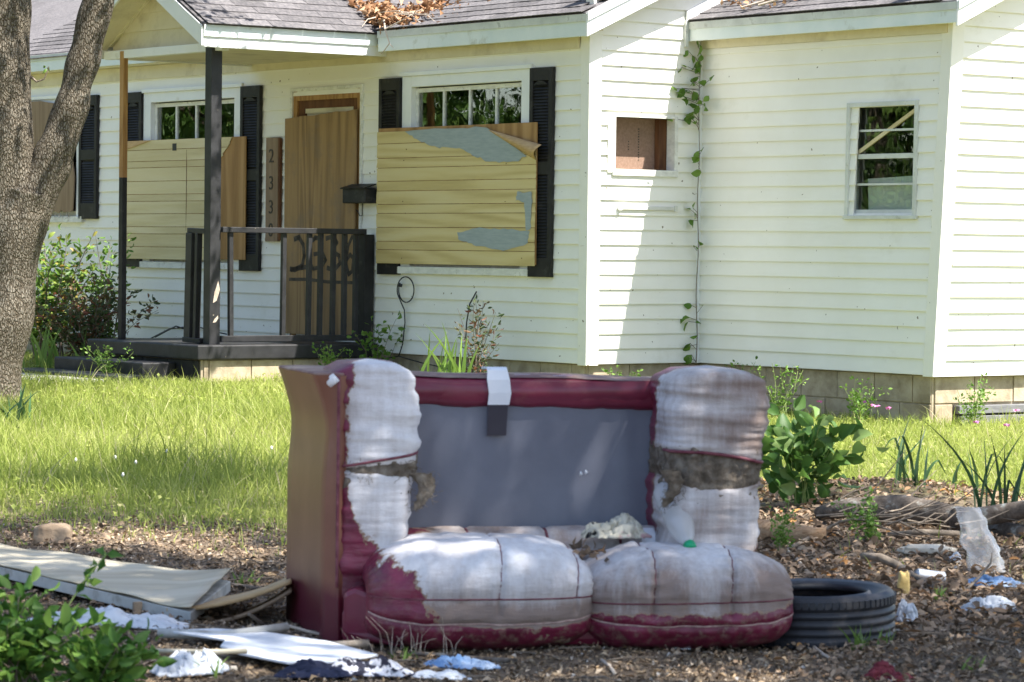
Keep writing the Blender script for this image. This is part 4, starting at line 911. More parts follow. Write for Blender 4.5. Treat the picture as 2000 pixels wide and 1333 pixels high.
MB().prism([(-.48, .03, .16), (-.48, .36, .16), (-.48, .36, .83), (-.48, .03, .82)], (-.05, 0, 0)).build('inner_arm_panel', 'leather', sofa, bevel=.01)
# strap folded over the back and dark tape below it
xs0, _ = sY(953, 780, .33); xs1, _ = sY(995, 780, .33)
prof = [(.332, .760), (.328, .80), (.331, .845), (.345, .878), (.39, .886), (.48, .884)]
vs = []; 
for i, (y, z) in enumerate(prof): vs += [(xs0+.004*math.sin(i*2), y, z), (xs1+.006*math.sin(i*1.5), y, z)]
st_ = MB().add(vs, [(2*i, 2*i+1, 2*i+3, 2*i+2) for i in range(len(prof)-1)]).build('strap', 'whitestrap', sofa); q = st_.modifiers.new('s', 'SOLIDIFY'); q.thickness = .006
MB().prism([(xs0, .347, .655), (xs1-.008, .345, .655), (xs1-.004, .338, .765), (xs0+.002, .338, .765)], (0, -.004, 0)).build('tape', 'darktape', sofa)
for x, y in ((1133, 926), (1143, 923)):
    X, Z = sY(x, y, .35); MB().tube([(X, .345, Z-.006), (X+.003, .342, Z), (X, .345, Z+.008)], [.003, .006, .003], 6).build('paint_fleck', 'whitestrap', sofa, True)
# lumbar roll in front of the lining
def roll(x0, x1, zc, r, seams, at):
    def fun(u, v):
        x = x0+(x1-x0)*u; a = 2*PI*v; e = (1-abs(2*u-1)**7)**.4*.45+.55; k = r*e
        for s_ in seams: k *= 1-.13*math.exp(-((x-s_)/.010)**2)
        k *= 1+.05*noise.noise(Vector((x*7, a, 1))); p = Vector((x, .27+k*1.3*math.cos(a), zc+k*math.sin(a)+.006*noise.noise(Vector((x*12, a*2, 4))))); return p, at(p)
    return fun
rl = obj('lumbar_roll', grid_mesh('lumbar_roll', 110, 36, roll(-.47, .64, .275, .075, (-.16, .11, .36), lambda p: {'peel': .95-.8*max(0, .25-abs(p.x+.45))*4+.0*p.x, 'grime': .62+.5*noise.noise(Vector((p.x*5, 0, 1))), 'mud': .3})), 'peel', sofa)
for s_ in (-.16, .11, .36): MB().tube([(s_, .27+.089*math.cos(a), .275+.0665*math.sin(a)) for a in [PI*.1+PI*1.0*i/14 for i in range(15)]], .005, 6).build('seam', 'maroonpipe', rl, True)
xw0, _ = sY(1252, 1050, .2); MB().add([(xw0+dx, .27+.096*math.cos(a), .277+.074*math.sin(a)) for a in [PI*.35+PI*.9*i/12 for i in range(13)] for dx in (0, .05)], [(2*i, 2*i+1, 2*i+3, 2*i+2) for i in range(12)]).build('white_tag', 'whitestrap', rl)
# seat base
MB().prism([(-.60, -.10, .0), (.80, -.10, .0), (.80, .62, .0), (-.60, .62, .0)], (0, 0, .16)).build('seat_base', 'leather', sofa, bevel=.02)
MB().prism([(-.62, -.075, .0), (-.40, -.20, .0), (.70, -.20, .0), (.70, -.09, .0), (-.60, -.03, .0)], (0, 0, .12)).build('front_rail', 'leather', sofa, bevel=.03)
fp = MB(); fp.prism([(-.615, -.085, .02), (-.44, -.215, .0), (-.36, -.24, .04), (-.50, -.17, .16), (-.58, -.12, .19), (-.615, -.09, .17)], (.05, .12, 0)); fp.build('base_flap', 'leather', sofa, bevel=.02)
# seat cushions
class Cushion:
    def __init__(s, x0, x1, yc, zb, zt, dep, seams, wr, seed, sagr=0):
        s.x0, s.x1, s.yc, s.zb, s.zt, s.dep, s.seams, s.wr, s.seed, s.sag = x0, x1, yc, zb, zt, dep, seams, wr, seed, sagr
    def at(s, u, a, off=0):
        e = max(1-abs(u)**2.9, 0)**.45; x = (s.x0+s.x1)/2+(s.x1-s.x0)/2*u*(1-.02*abs(u)); hc = (s.zt-s.zb)/2; zc = (s.zt+s.zb)/2+s.sag*u
        c, sn = math.cos(a), math.sin(a)
        k = 1.0
        for q in s.seams:
            if sn > -.15: k *= 1-.045*math.exp(-((u-q-.05*sn)/.022)**2)
        k *= 1-.035*math.exp(-((a-SF)/.06)**2)-.04*math.exp(-((a-SL)/.05)**2)
        y = s.yc+s.dep/2*sgnp(c, .66 if sn > 0 else .5)*(.45+.55*e)*k; z = zc+hc*sgnp(sn, .80 if sn > 0 else .62)*(.24+.76*e if sn > 0 else .55+.45*e)*k
        wv = noise.noise(Vector((x*5+s.seed, y*5, z*5)))*.012+noise.noise(Vector((x*26+s.seed, a*2.2, 0)))*.0050*s.wr
        for q in list(s.seams)+[-1, 1]: wv += .004*s.wr*math.sin((a*22)+q*9)*math.exp(-((u-q)/.10)**2)*(sn > -.3)
        d = Vector((0, c, sn)); return Vector((x, y, z))+d*(wv+off)+Vector((u*abs(u)**6*.01, 0, 0))
SF = PI+.0; SL = PI+.30          # front seam, lower piping (angle around the section; PI = front)
def cushion(cu, at, label=None):
    def fun(u, v):
        uu = 2*u-1; uu = sgnp(uu, .8) if abs(uu) < 1 else uu; a = 2*PI*v; p = cu.at(uu, a); return p, at(p, uu, a)
    o = obj('seat_cushion', grid_mesh('seat_cushion', 150, 110, fun), 'peel', sofa)
    for a, r, m in ((SF, .0028, 'maroonpipe'), (SL, .0035, 'thread')): MB().tube([cu.at(-.985+1.97*i/80, a, .001) for i in range(81)], r, 6).build('front_seam', m, o, True)
    for q in cu.seams: MB().tube([cu.at(q+.05*math.sin(a), a, .000) for a in [.5*PI*.4+(PI*.80)*i/40 for i in range(41)]], .0026, 6).build('top_seam', 'maroonpipe', o, True)
    return o
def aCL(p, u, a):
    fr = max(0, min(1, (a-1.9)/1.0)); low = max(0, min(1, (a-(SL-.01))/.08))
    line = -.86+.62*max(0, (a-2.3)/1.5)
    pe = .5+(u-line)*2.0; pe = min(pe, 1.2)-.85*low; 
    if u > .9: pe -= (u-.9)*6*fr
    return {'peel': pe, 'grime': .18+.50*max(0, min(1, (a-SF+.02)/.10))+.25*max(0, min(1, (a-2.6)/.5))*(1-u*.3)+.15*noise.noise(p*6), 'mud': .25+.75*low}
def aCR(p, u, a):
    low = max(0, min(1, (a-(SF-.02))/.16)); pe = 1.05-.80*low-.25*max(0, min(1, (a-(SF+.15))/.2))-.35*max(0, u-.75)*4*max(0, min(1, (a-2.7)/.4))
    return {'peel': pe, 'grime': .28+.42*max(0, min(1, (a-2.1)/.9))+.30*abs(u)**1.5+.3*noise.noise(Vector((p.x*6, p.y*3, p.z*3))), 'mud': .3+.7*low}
zz_ = lambda y: sY(1000, y, -.25)[1]
CL = Cushion(sY(711, 1150, -.10)[0], sY(1156, 1200, -.15)[0], -.05, -.012, .352, .60, (.10, .80), 1.0, 3, 0)
CRt = Cushion(sY(1138, 1200, -.15)[0], sY(1529, 1200, -.08)[0], -.06, -.014, .320, .58, (-.42, .33), 1.7, 11, .004)
cushion(CL, aCL); cushion(CRt, aCR)

# things lying on the loveseat
bx_, bz_ = sY(1348, 1072, -.15)
bt = thing('plastic_bottle', 'clear plastic drink bottle with green cap lying on the loveseat', 'bottle', mw=SM @ Matrix.Translation((bx_, -.15, bz_+.004)) @ Matrix.Rotation(.12, 4, 'Z') @ Matrix.Rotation(math.radians(-58), 4, 'X') @ Matrix.Scale(1.22, 4))
def lathe(prof, n=24):
    m = MB(); m.add([(r*math.cos(2*PI*j/n), r*math.sin(2*PI*j/n), z) for (r, z) in prof for j in range(n)], [(i*n+j, i*n+(j+1) % n, (i+1)*n+(j+1) % n, (i+1)*n+j) for i in range(len(prof)-1) for j in range(n)]); return m
lathe([(.001, .262), (.03, .262), (.036, .25), (.037, .20), (.033, .19), (.037, .18), (.037, .13), (.034, .12), (.037, .11), (.036, .09), (.028, .055), (.017, .03), (.0135, .022), (.0135, .005)]).build('bottle_body', 'bottleplastic', bt, True)
lathe([(.001, -.008), (.0165, -.008), (.0172, -.004), (.0172, .012), (.0145, .014), (.001, .014)]).build('cap', 'green_cap', bt, True)
def crumple(name, label, cat, c, rx, ry, h, m, seed, rz=0, folds=7, parent=None, th=.004, n=44, shape=None, lift=0, group=None, raw=False):
    """crumpled sheet of cloth or paper: folded grid that rests on the ground"""
    V = []; 
    for i in range(n+1):
        for j in range(n+1):
            u, v = 2*i/n-1, 2*j/n-1; q = max(abs(u), abs(v)); l = math.hypot(u, v) or 1; s_ = q/l; uu, vv = u*(s_*.75+.25), v*(s_*.75+.25)
            edge = 1+.18*noise.noise(Vector((math.atan2(vv, uu)*1.3+seed, seed, 0))); x, y = uu*rx*edge, vv*ry*edge; r_ = min(1, q)
            a = noise.noise(Vector((u*folds*.35+seed, v*folds*.35, seed))); b_ = noise.noise(Vector((u*folds+seed, v*folds-seed, 3)))
            z = h*(1-r_**3)*(.45+.7*a)+h*.30*(1-abs(b_)*2.0)*(.35+.65*(1-r_**4)); z = max(z, .004)
            px, py = x*math.cos(rz)-y*math.sin(rz), x*math.sin(rz)+y*math.cos(rz)
            dx = .25*h*noise.noise(Vector((u*5, v*5, seed+9))); dy = .25*h*noise.noise(Vector((u*5, v*5, seed+19)))
            g = 0 if raw else float(gz(c.x+px, c.y+py))-c.z
            V.append((px+dx, py+dy, z+g+lift+.006))
    Fq = [(i*(n+1)+j, (i+1)*(n+1)+j, (i+1)*(n+1)+j+1, i*(n+1)+j+1) for i in range(n) for j in range(n)]
    o = obj(name, mesh_np(name, V, Fq, sm=True), m); s_ = o.modifiers.new('s', 'SOLIDIFY'); s_.thickness = th; s_.offset = 0
    o.location = c; return tag(o, label, cat, group)
pbp = SM @ Vector((sY(1205, 1070, .12)[0], .13, .315)); crumple('plastic_bag', 'crumpled printed plastic bag lying on the loveseat by its right cushion', 'bag', pbp, .115, .05, .075, 'print', 4.2, SYAW-.1, 4, raw=True)

# ================================================================== TYRE
ty = thing('tyre', 'worn black car tyre lying flat beside the loveseat', 'tyre', (1.03, 10.72, float(gz(1.03, 10.72))-.012))
RT, WT = .280, .20; n = 96; prof = [(.188, .012), (.182, .03), (.20, .04), (.235, .012), (.262, .004), (.274, .016), (RT, .035)]
for gcz in (.058, .085, .115, .142): prof += [(RT, gcz-.006), (RT-.008, gcz-.004), (RT-.008, gcz+.004), (RT, gcz+.006)]
prof += [(RT, WT-.035), (.274, WT-.016), (.262, WT-.004), (.235, WT-.012), (.20, WT-.04), (.182, WT-.03), (.188, WT-.012)]
inner = [(.196, WT-.016), (.21, WT-.05), (.248, WT-.06), (.262, WT*.5), (.248, .06), (.21, .05), (.196, .016)]
pf_ = prof+inner; m = MB(); k = len(pf_); vs = []
for (r, z) in pf_:
    for j in range(n): a = 2*PI*j/n; vs.append((r*math.cos(a), r*math.sin(a), z))
m.add(vs, [(i*n+j, i*n+(j+1) % n, ((i+1) % k)*n+(j+1) % n, ((i+1) % k)*n+j) for i in range(k) for j in range(n)]); m.build('casing', 'rubber', ty, True)
tb = MB()
for j in range(72):
    a = 2*PI*j/72; T = Matrix.Rotation(a, 4, 'Z')
    for (z0, z1) in ((.026, .046), (WT-.046, WT-.022)): tb.box(RT-.006, RT+.003, -.0085, .0085, z0, z1, T)
tag(tb.build('shoulder_block', 'rubber', ty), kind='stuff')
ty.rotation_euler = (math.radians(.8), math.radians(-1), 0)

# ================================================================== TREES
def leaf_cloud(centres, per, sig, size, rndb=.0):
    P = []
    for (c, s_) in centres:
        q = rng.normal(size=(per, 3)); q = q/np.linalg.norm(q, axis=1, keepdims=True)*(rng.random((per, 1))**.45)*sig*s_; q[:, 2] *= .75; P.append(np.array(c)+q)
    P = np.concatenate(P); n_ = len(P); D = rng.normal(size=(n_, 3)); D[:, 2] -= .35; return P, D, size*(.6+.8*rng.random(n_))
def tree(name, label, base, height, crown_z, crown_r, seed, group=None, n_cl=46, per=420, leaf=.10, trunk=.16, low=0.0, offx=0, offy=0, flat=.62, core=1.0):
    rs = random.Random(seed); t = thing(name, label, 'tree', base, group=group); tm = MB()
    pts = [Vector((offx*k*k*.5+.06*rs.uniform(-1, 1)*k*height*.2, offy*k*k*.5+.06*rs.uniform(-1, 1)*k*height*.2, height*k)) for k in [0, .15, .3, .45, .6, .8]]
    pts[0].z = -.15; tm.tube(pts, [trunk*1.35, trunk, trunk*.85, trunk*.7, trunk*.5, trunk*.2], 12, .12)
    cl = []
    for i in range(n_cl):
        u = rs.uniform(-1, 1); a = rs.uniform(0, 2*PI); r_ = rs.random()**.5*core; s_ = math.sqrt(max(1-u*u, 0))
        c = Vector((offx+crown_r*r_*s_*math.cos(a), offy+crown_r*r_*s_*math.sin(a), crown_z+crown_r*flat*u)); cl.append((c, rs.uniform(.6, 1.15)))
        if i % 4 == 0:
            q = pts[rs.choice([2, 3, 4])]; md = q.lerp(c, .5)+Vector((0, 0, .15)); tm.tube([q, md, c], [trunk*.3, trunk*.18, trunk*.05], 6)
    tm.build('trunk', 'bark', t, True)
    P, D, S_ = leaf_cloud(cl, per, crown_r*.27, leaf); ok = P[:, 2] > low
    obj('crown', leaves_mesh('crown', P[ok], D[ok], S_[ok], .55), 'leaf', t); return t
# forked tree by the house, in view
tb_ = Vector((-3.92, 22.6, 0)); tb_.z = float(gz(tb_.x, tb_.y))
ft = thing('forked_tree', 'thick rough barked tree forking low in front of the house', 'tree', tb_)
def tp(x, y, dy=0): p = at_y(x, y, 22.6+dy)-tb_; return p
tk = MB()
def limb(px_pts, radii, n=40, dy=0):
    P_ = [tp(*p, dy) for p in px_pts]; ts = np.linspace(0, len(P_)-1, (len(P_)-1)*9+1); q = []; r_ = []
    for t in ts:
        i = min(int(t), len(P_)-2); f_ = t-i; f2 = f_
        p0, p1, p2, p3 = P_[max(i-1, 0)], P_[i], P_[i+1], P_[min(i+2, len(P_)-1)]
        q.append(.5*((2*p1)+(p2-p0)*f2+(2*p0-5*p1+4*p2-p3)*f2*f2+(3*p1-p0-3*p2+p3)*f2**3)); r_.append(radii[i]+(radii[i+1]-radii[i])*f_)
    tk.tube(q, r_, n, .09)
limb([(-48, 850), (-38, 790), (-22, 700), (-4, 600), (10, 500), (28, 420), (40, 370)], [.36, .30, .265, .245, .235, .25, .22])
limb([(20, 480), (6, 380), (-2, 300), (4, 200), (0, 100), (-2, 0), (-10, -150), (-40, -400)], [.20, .225, .235, .225, .225, .22, .20, .15])
limb([(30, 480), (62, 400), (98, 320), (125, 250), (152, 160), (172, 80), (192, 0), (230, -120), (330, -420)], [.17, .165, .145, .125, .115, .112, .115, .10, .07], 32)
tk.build('trunk', 'bark', ft, True)
MB().tube([tp(60, 150), tp(72, 160), tp(86, 155), tp(92, 142), tp(95, 130)], [.012, .008, .006, .004, .002], 5).build('twig', 'twig', ft)
lm_ = leaves_mesh('twig_leaf', np.array([tp(95, 130), tp(92, 135), tp(85, 128)]), rng.normal(size=(3, 3)), .05); obj('twig_leaf', lm_, 'vineleaf', ft)
cl = [(Vector((random.uniform(-2.6, 3.0), random.uniform(-2.5, 2.0), random.uniform(3.7, 7.2))), random.uniform(.7, 1.2)) for _ in range(60)]
P, D, S_ = leaf_cloud(cl, 260, .62, .09); ok = P[:, 2] > 3.35; obj('crown', leaves_mesh('crown', P[ok], D[ok], S_[ok], .55), 'leaf', ft)
# shade trees standing right of the view, their crowns over the loveseat and the kerb side of the yard
G1 = 'yard trees shading the kerb side'
tree('shade_tree', 'tall yard tree whose crown shades the loveseat', (5.6, 7.0, 0), 8.5, 7.6, 3.3, 1, None, 74, 420, .11, .2, 4.6, -1.2, .6)
tree('shade_tree', 'yard tree whose crown shades the litter beside the tyre', (7.8, 11.8, 0), 9, 8.2, 2.6, 2, None, 34, 330, .11, .2, 5.2, -.9, -.5)
tree('shade_tree', 'roadside tree shading the dumped door and white panel', (2.9, 2.4, 0), 9, 7.4, 3.0, 3, None, 34, 400, .11, .2, 4.4, .3, 1.6)
tree('shade_tree', 'yard tree shading the grass between the path and the loveseat', (3.6, 15.6, 0), 9, 8.4, 2.0, 5, None, 18, 260, .11, .16, 5.5, -1.3, -1.9)
tree('shade_tree', 'slender yard tree shading the bare ground behind the dumped door', (3.5, 9.6, 0), 8.5, 7.4, 2.0, 6, None, 26, 330, .11, .14, 4.8, -1.4, 1.3)
# trees left of the house, mirrored in the window panes
for i, (x, y, h, r) in enumerate(((-19, 27, 8, 3.6), (-16.5, 33.5, 7, 3.0), (-24, 36, 9, 4.2), (-26, 29.5, 9, 4.2), (-30, 43, 10, 5), (-21, 23, 8, 3.4), (-33, 33, 11, 5.5), (-36, 40, 11, 5.5))):
    tree('yard_tree', ('bushy green tree left of the house, mirrored in the panes', 'bushy green tree left of the house, mirrored in the panes')[0], (x, y, 0), h, h*.55, r, 20+i, 'trees left of the house', 84, 250, .19, .17, .3, flat=1.0)
# trees behind the house
for i, (x, y, h) in enumerate(((-10.5, 44, 11), (-6.5, 47, 12), (-14, 48, 12), (-1, 50, 10))):
    tree('background_tree', 'green tree behind the roof ridge', (x, y, 0), h, h*.5, 4.0, 40+i, 'trees behind the house', 44, 260, .2, .22, .5, flat=1.15)

# ================================================================== SHRUBS AND PLANTS
def shrub(name, label, base, h, spread, nst, nleaf, leaf, m, wr=.42, group=None, cat='shrub', stem_m='twig', bend=.25, lo=.2, leafdir=.4):
    t = thing(name, label, cat, base, group=group); sm_ = MB(); P = []; D = []
    for i in range(nst):
        a = random.uniform(0, 2*PI); r_ = spread*random.random()**.6; hh = h*random.uniform(.55, 1.0); p = Vector((random.gauss(0, spread*.12), random.gauss(0, spread*.12), -.02)); q = [p]
        for k in range(1, 6): f_ = k/5; q.append(Vector((p.x+r_*math.cos(a)*f_**1.3+random.gauss(0, bend*.06*h), p.y+r_*math.sin(a)*f_**1.3+random.gauss(0, bend*.06*h), hh*f_)))
        sm_.tube(q, [.007*max(h, .35), .006*max(h, .35), .005*max(h, .35), .004*max(h, .35), .003*max(h, .35), .0015], 5)
        for k in range(nleaf):
            f_ = lo+(1-lo)*random.random(); x = f_*5; i0 = min(int(x), 4); p = q[i0].lerp(q[i0+1], x-i0)
            d = Vector((random.gauss(0, 1), random.gauss(0, 1), random.gauss(leafdir, .5))); side = d.normalized()*leaf*random.random()*1.2; P.append(p+side); D.append(d)
    sm_.build('stem', stem_m, t); n_ = len(P)
    obj('foliage', oval_leaves('foliage', np.array([tuple(p) for p in P]), np.array([tuple(d) for d in D]), leaf*(.6+.7*rng.random(n_)), wr), m, t); return t
def gbase(x, y): p = ground(x, y); return p
def pbase(px, Y): return hbase(hY(px, 640, Y)[0], Y)
def hbase(X, Y): p = hw(X, Y, 0); p.z = float(gz(p.x, p.y)); return p
shrub('shrub', 'tall leafy green shrub with yellowing leaves against the house beside the forked tree', pbase(100, -1.1), 1.22, .55, 26, 48, .075, 'shrubleaf')
shrub('shrub', 'dense low reddish green shrub against the house left of the porch', pbase(172, -1.0), .82, .62, 34, 46, .06, 'redleaf')
shrub('sapling', 'slender upright green sapling beside the bare porch post', pbase(212, -.8), 1.28, .22, 6, 60, .055, 'vineleaf', cat='sapling')
shrub('nandina', 'wispy red tinged bush under the window with grey paint patches', pbase(925, -.55), .72, .36, 12, 26, .05, 'redleaf', .3)
shrub('weed', 'small vine like weed climbing beside the coiled cable', hbase(-2.55, -.2), .55, .22, 7, 22, .055, 'vineleaf', .6, cat='weed')
def blade_clump(name, label, base, n_, h, spread, width, m, lean=.5, group=None, fold=False, cat='plant'):
    """sword leaves: flat arching blades, each with its own outline, gathered in one clump"""
    t = thing(name, label, cat, base, group=group)
    for i in range(n_):
        a = random.uniform(0, 2*PI); hh = h*random.uniform(.6, 1.0); ln = lean*hh*random.uniform(.15, 1.0); b_ = MB(); S_ = Vector((-math.sin(a+.9), math.cos(a+.9), 0)); vs = []
        p0 = Vector((random.gauss(0, spread), random.gauss(0, spread), -.02)); kk = 9; kink = random.uniform(.5, .75) if fold and random.random() < .45 else None
        for k in range(kk+1):
            f_ = k/kk; ff = f_
            if kink and f_ > kink: z = hh*(kink-(f_-kink)*.9); rad = ln*kink*kink+(f_-kink)*hh*.6
            else: z = hh*(f_-.18*f_*f_*lean); rad = ln*f_*f_
            c = p0+Vector((math.cos(a)*rad, math.sin(a)*rad, z)); wd = width*.5*(1-f_**2.5)*(.7+.6*f_ if f_ < .4 else .94); vs += [c-S_*wd, c+S_*wd]
        b_.add(vs, [(2*k, 2*k+1, 2*k+3, 2*k+2) for k in range(kk)]); me = b_.mesh('blade', True); at_ = me.attributes.new('rnd', 'FLOAT', 'POINT'); at_.data.foreach_set('value', [random.random()]*len(vs))
        o = obj('blade', me, m, t)
    return t
blade_clump('iris_clump', 'bright green sword leaved clump beside the forked tree trunk', pbase(85, -1.9), 15, .55, .10, .032, 'irislit', .5)
blade_clump('iris_clump', 'bright green sword leaved clump in front of the reddish shrub', pbase(185, -1.7), 12, .5, .12, .03, 'irislit', .6)
blade_clump('iris_clump', 'green sword leaved clump at the base of the bare porch post', pbase(254, -1.0), 8, .42, .08, .028, 'irislit', .6)
blade_clump('iris_clump', 'tall sunlit sword leaved clump behind the back of the loveseat', pbase(872, -1.0), 22, .66, .12, .036, 'irislit', .5)
blade_clump('daffodil_clump', 'dark folded strap leaves rising behind the log, next to the broad leaved weed', gbase(1760, 985), 9, .46, .07, .020, 'iris', .7, 'dark strap leaved clumps behind the log', True)
blade_clump('daffodil_clump', 'dark folded strap leaves over the middle of the lichened log', gbase(1845, 990), 7, .30, .09, .022, 'iris', .9, 'dark strap leaved clumps behind the log', True)
blade_clump('daffodil_clump', 'dark tall strap leaves beside the thick end of the lichened log', gbase(1955, 1005), 12, .58, .08, .022, 'iris', .6, 'dark strap leaved clumps behind the log', True)
blade_clump('daffodil_clump', 'grey green strap leaves spreading at the foot of the forked tree', gbase(40, 840), 12, .42, .12, .03, 'iris', .9)
shrub('broadleaf_weed', 'broad lobed green weed growing against the right arm of the loveseat', gbase(1560, 990), .46, .34, 11, 16, .10, 'bigleaf', .62, cat='weed', stem_m='flower_stem')
shrub('seedling', 'small bright green feathery seedling in front of the lichened log', gbase(1700, 1065), .24, .14, 8, 34, .022, 'vineleaf', .6, cat='seedling', stem_m='flower_stem')
shrub('seedling', 'small feathery seedling beside the loveseat right arm', gbase(1528, 1085), .24, .09, 7, 30, .02, 'vineleaf', .6, cat='seedling', stem_m='flower_stem')
# blurred shrub at the near left corner
for i, (x, y, h, s_, n_, lab) in enumerate(((-1.42, 9.15, .28, .24, 30, 'leafy green shrub in the near corner by the dumped door'), (-1.16, 9.02, .17, .17, 20, 'low leafy sprout beside the near corner shrub'))):
    shrub('corner_shrub', lab, (x, y, float(gz(x, y))), h, s_, n_, 20, .055, 'nearleaf', .5)
sg = thing('sprig', 'single taller green sprig leaning over the dumped door', 'sprig', (-1.36, 9.25, 0)); q = [Vector((0, 0, 0)), Vector((.05, 0, .2)), Vector((.12, 0, .31)), Vector((.18, .01, .385))]
MB().tube(q, [.004, .003, .0025, .0015], 5).build('stem', 'flower_stem', sg)
pp = [q[1].lerp(q[2], t) for t in (.2, .6)]+[q[2].lerp(q[3], t) for t in (.0, .3, .6, .9, 1.0)]+[q[0].lerp(q[1], t) for t in (.4, .6, .8, .95)]; pp = pp*2
for p in pp: obj('leaf', leaves_mesh('leaf', np.array([tuple(p)]), np.array([(random.gauss(0, 1), random.gauss(0, .6), random.gauss(-.2, .6))]), .055, .5), 'nearleaf', sg)
# weeds along the foundation
k = 0
for (X, Y, h, lab) in ((.95, -.02+.75, .42, 'pale feathery weed at the inner corner of the white walls'), (.35, .15, .30, 'pale feathery weed below the empty side window'), (1.7, .55, .50, 'seeding weed beside the right arm of the loveseat against the block wall'), (2.35, .75, .36, 'low weed with pink flowers near the wing corner'), (2.95, 1.25, .42, 'feathery weed in front of the grey hatch boards'), (3.2, 1.9, .40, 'tall thin weed at the far end of the hatch boards'), (-3.6, -2.0, .28, 'lobed weed growing against the porch block base'), (-2.5, -.6, .34, 'leafy weed between the porch base and the loveseat')):
    shrub('foundation_weed', lab, hbase(X, Y-.1), h, .22, 12, 22, .028, 'vineleaf', .55, cat='weed', stem_m='flower_stem')
# tall flowering weed by the step, with white flower heads
fw = thing('flowering_weed', 'tall pale weed with small white flower heads in front of the step', 'weed', hbase(-4.35, -2.75)); st = MB()
st.tube([(0, 0, 0), (-.02, 0, .2), (-.05, 0, .42)], .005, 5); st.tube([(-.02, 0, .2), (-.08, 0, .30)], .003, 5); st.build('stem', 'flower_stem', fw)
for p in ((-.05, 0, .42), (-.03, .01, .40), (-.08, 0, .30)):
    MB().tube([(p[0], p[1], p[2]-.02), p, (p[0], p[1], p[2]+.02)], [.012, .026, .010], 7, .3).build('flower_head', 'petalwhite', fw, True)
for i, (x, y) in enumerate(((1700, 820), (1712, 822), (1735, 826), (1718, 806), (1748, 800), (1905, 855), (1965, 862), (1600, 812), (1930, 805), (1985, 830), (1690, 812))):
    b_ = gbase(x, y+14); t = thing('pink_flower', 'tiny pink flower in the sunlit grass near the wing wall', 'flower', b_, group='pink flowers in the grass'); MB().tube([(0, 0, 0), (.01, 0, .10), (0, 0, .15)], .002, 4).build('stem', 'flower_stem', t)
    pt = np.array([(0, 0, .15)]*5); dd = np.array([(math.cos(a), math.sin(a), .35) for a in [2*PI*j/5+i for j in range(5)]]); obj('petal', leaves_mesh('petal', pt, dd, .028, .8), 'petalpink', t)
for i, (x, y) in enumerate(((265, 935), (325, 912), (240, 962), (148, 930), (225, 925), (530, 905))):
    b_ = gbase(x, y+12); t = thing('clover_flower', 'small white clover head in the shaded grass', 'flower', b_, group='clover heads in the grass'); MB().tube([(0, 0, 0), (0, 0, .12)], .002, 4).build('stem', 'flower_stem', t)
    MB().tube([(0, 0, .11), (0, 0, .12), (0, 0, .132)], [.004, .008, .003], 7, .3).build('head', 'petalwhite', t, True)
# vine on the inner corner
vn = thing('vine', 'thin climbing vine with green leaves up the inner wall corner', 'vine', mw=HM @ Matrix.Translation((.05, YB-.045, 0))); st = MB()
q = [Vector((.01*math.sin(i*.9), -.01, .42+2.5*i/24)) for i in range(25)]; st.tube(q, [.0045-.0001*i for i in range(25)], 6); P = []; D = []
for (z0, z1, n_, sp_) in ((2.62, 2.92, 16, .13), (2.32, 2.62, 20, .16), (2.25, 2.34, 4, .08), (1.98, 2.1, 5, .08), (1.55, 1.62, 4, .05), (.45, .9, 10, .1), (1.3, 1.36, 2, .05)):
    for _ in range(n_):
        z = random.uniform(z0, z1); e = Vector((random.gauss(0, sp_*.6), -.02-random.random()*.05, z+random.gauss(0, .03))); 
        if e.x < 0: e.y += e.x*.9; e.x *= .2
        st.tube([Vector((0, -.01, z-.03)), e], .0022, 4); P.append(tuple(e)); D.append((random.gauss(.1, .6), -.7+random.gauss(0, .3), random.gauss(-.5, .5)))
st.build('stem', 'twig', vn)
for p_, d_ in zip(P, D): obj('leaf', oval_leaves('leaf', np.array([p_]), np.array([d_]), .085*(.6+.6*random.random()), .75), 'vineleaf', vn)
# leaf pile in the roof valley
lpv = thing('leaf_pile', 'pile of brown leaves and bleached twigs caught in the roof valley', 'leaf pile', mw=HM @ Matrix.Translation((-2.55, .05, 3.10)))
n_ = 2600; X = rng.normal(.05, .34, n_); U = np.abs(rng.normal(0, .42, n_)); zr = np.maximum(PITCH_R*(U), 0)+np.maximum(0, (-X-.02))*PITCH_R*.0; hgt = .10*np.exp(-(X/.35)**2)*np.exp(-(U/.6)**2)
Xs = X-.42*U*.0; zz3 = np.maximum(PITCH_R*U-.06, PITCH_R*(-.10-Xs))+.02+hgt*rng.random(n_); P = np.stack([Xs, U-.17, zz3], 1)
tag(obj('leaf_mass', leaves_mesh('leaf_mass', P, rng.normal(size=(n_, 3))*np.array([1, 1, .5]), .075*(.5+.8*rng.random(n_)), .5, .3), 'roofleaf', lpv), kind='stuff')
st = MB()
for i in range(16):
    a = random.uniform(-.4, PI*.9); p = Vector((random.uniform(-.3, .35), random.uniform(-.2, .1), .10)); L = random.uniform(.2, .5); d = Vector((math.cos(a), -.4, random.uniform(-.35, .1)))
    st.tube([p, p+d*L*.5+Vector((0, -.02, .02)), p+d*L], [.006, .004, .002], 5)
st.tube([(-.3, -.14, .03), (.0, -.2, .06), (.10, -.26, -.02), (.18, -.27, -.14), (.24, -.27, -.18)], [.008, .008, .007, .005, .002], 5); st.tube([(.18, -.27, -.14), (.10, -.27, -.20), (.06, -.27, -.22)], [.005, .004, .002], 5); st.tube([(.10, -.26, -.02), (.3, -.22, .05), (.4, -.1, .14)], [.006, .005, .003], 5)
st.build('bleached_twig', 'deadtwig', lpv)
br = thing('fallen_branch', 'thin bleached branches lying on the wing roof shingles', 'branch', mw=HM @ Matrix.Translation((.9, 1.05, 3.16))); st = MB()
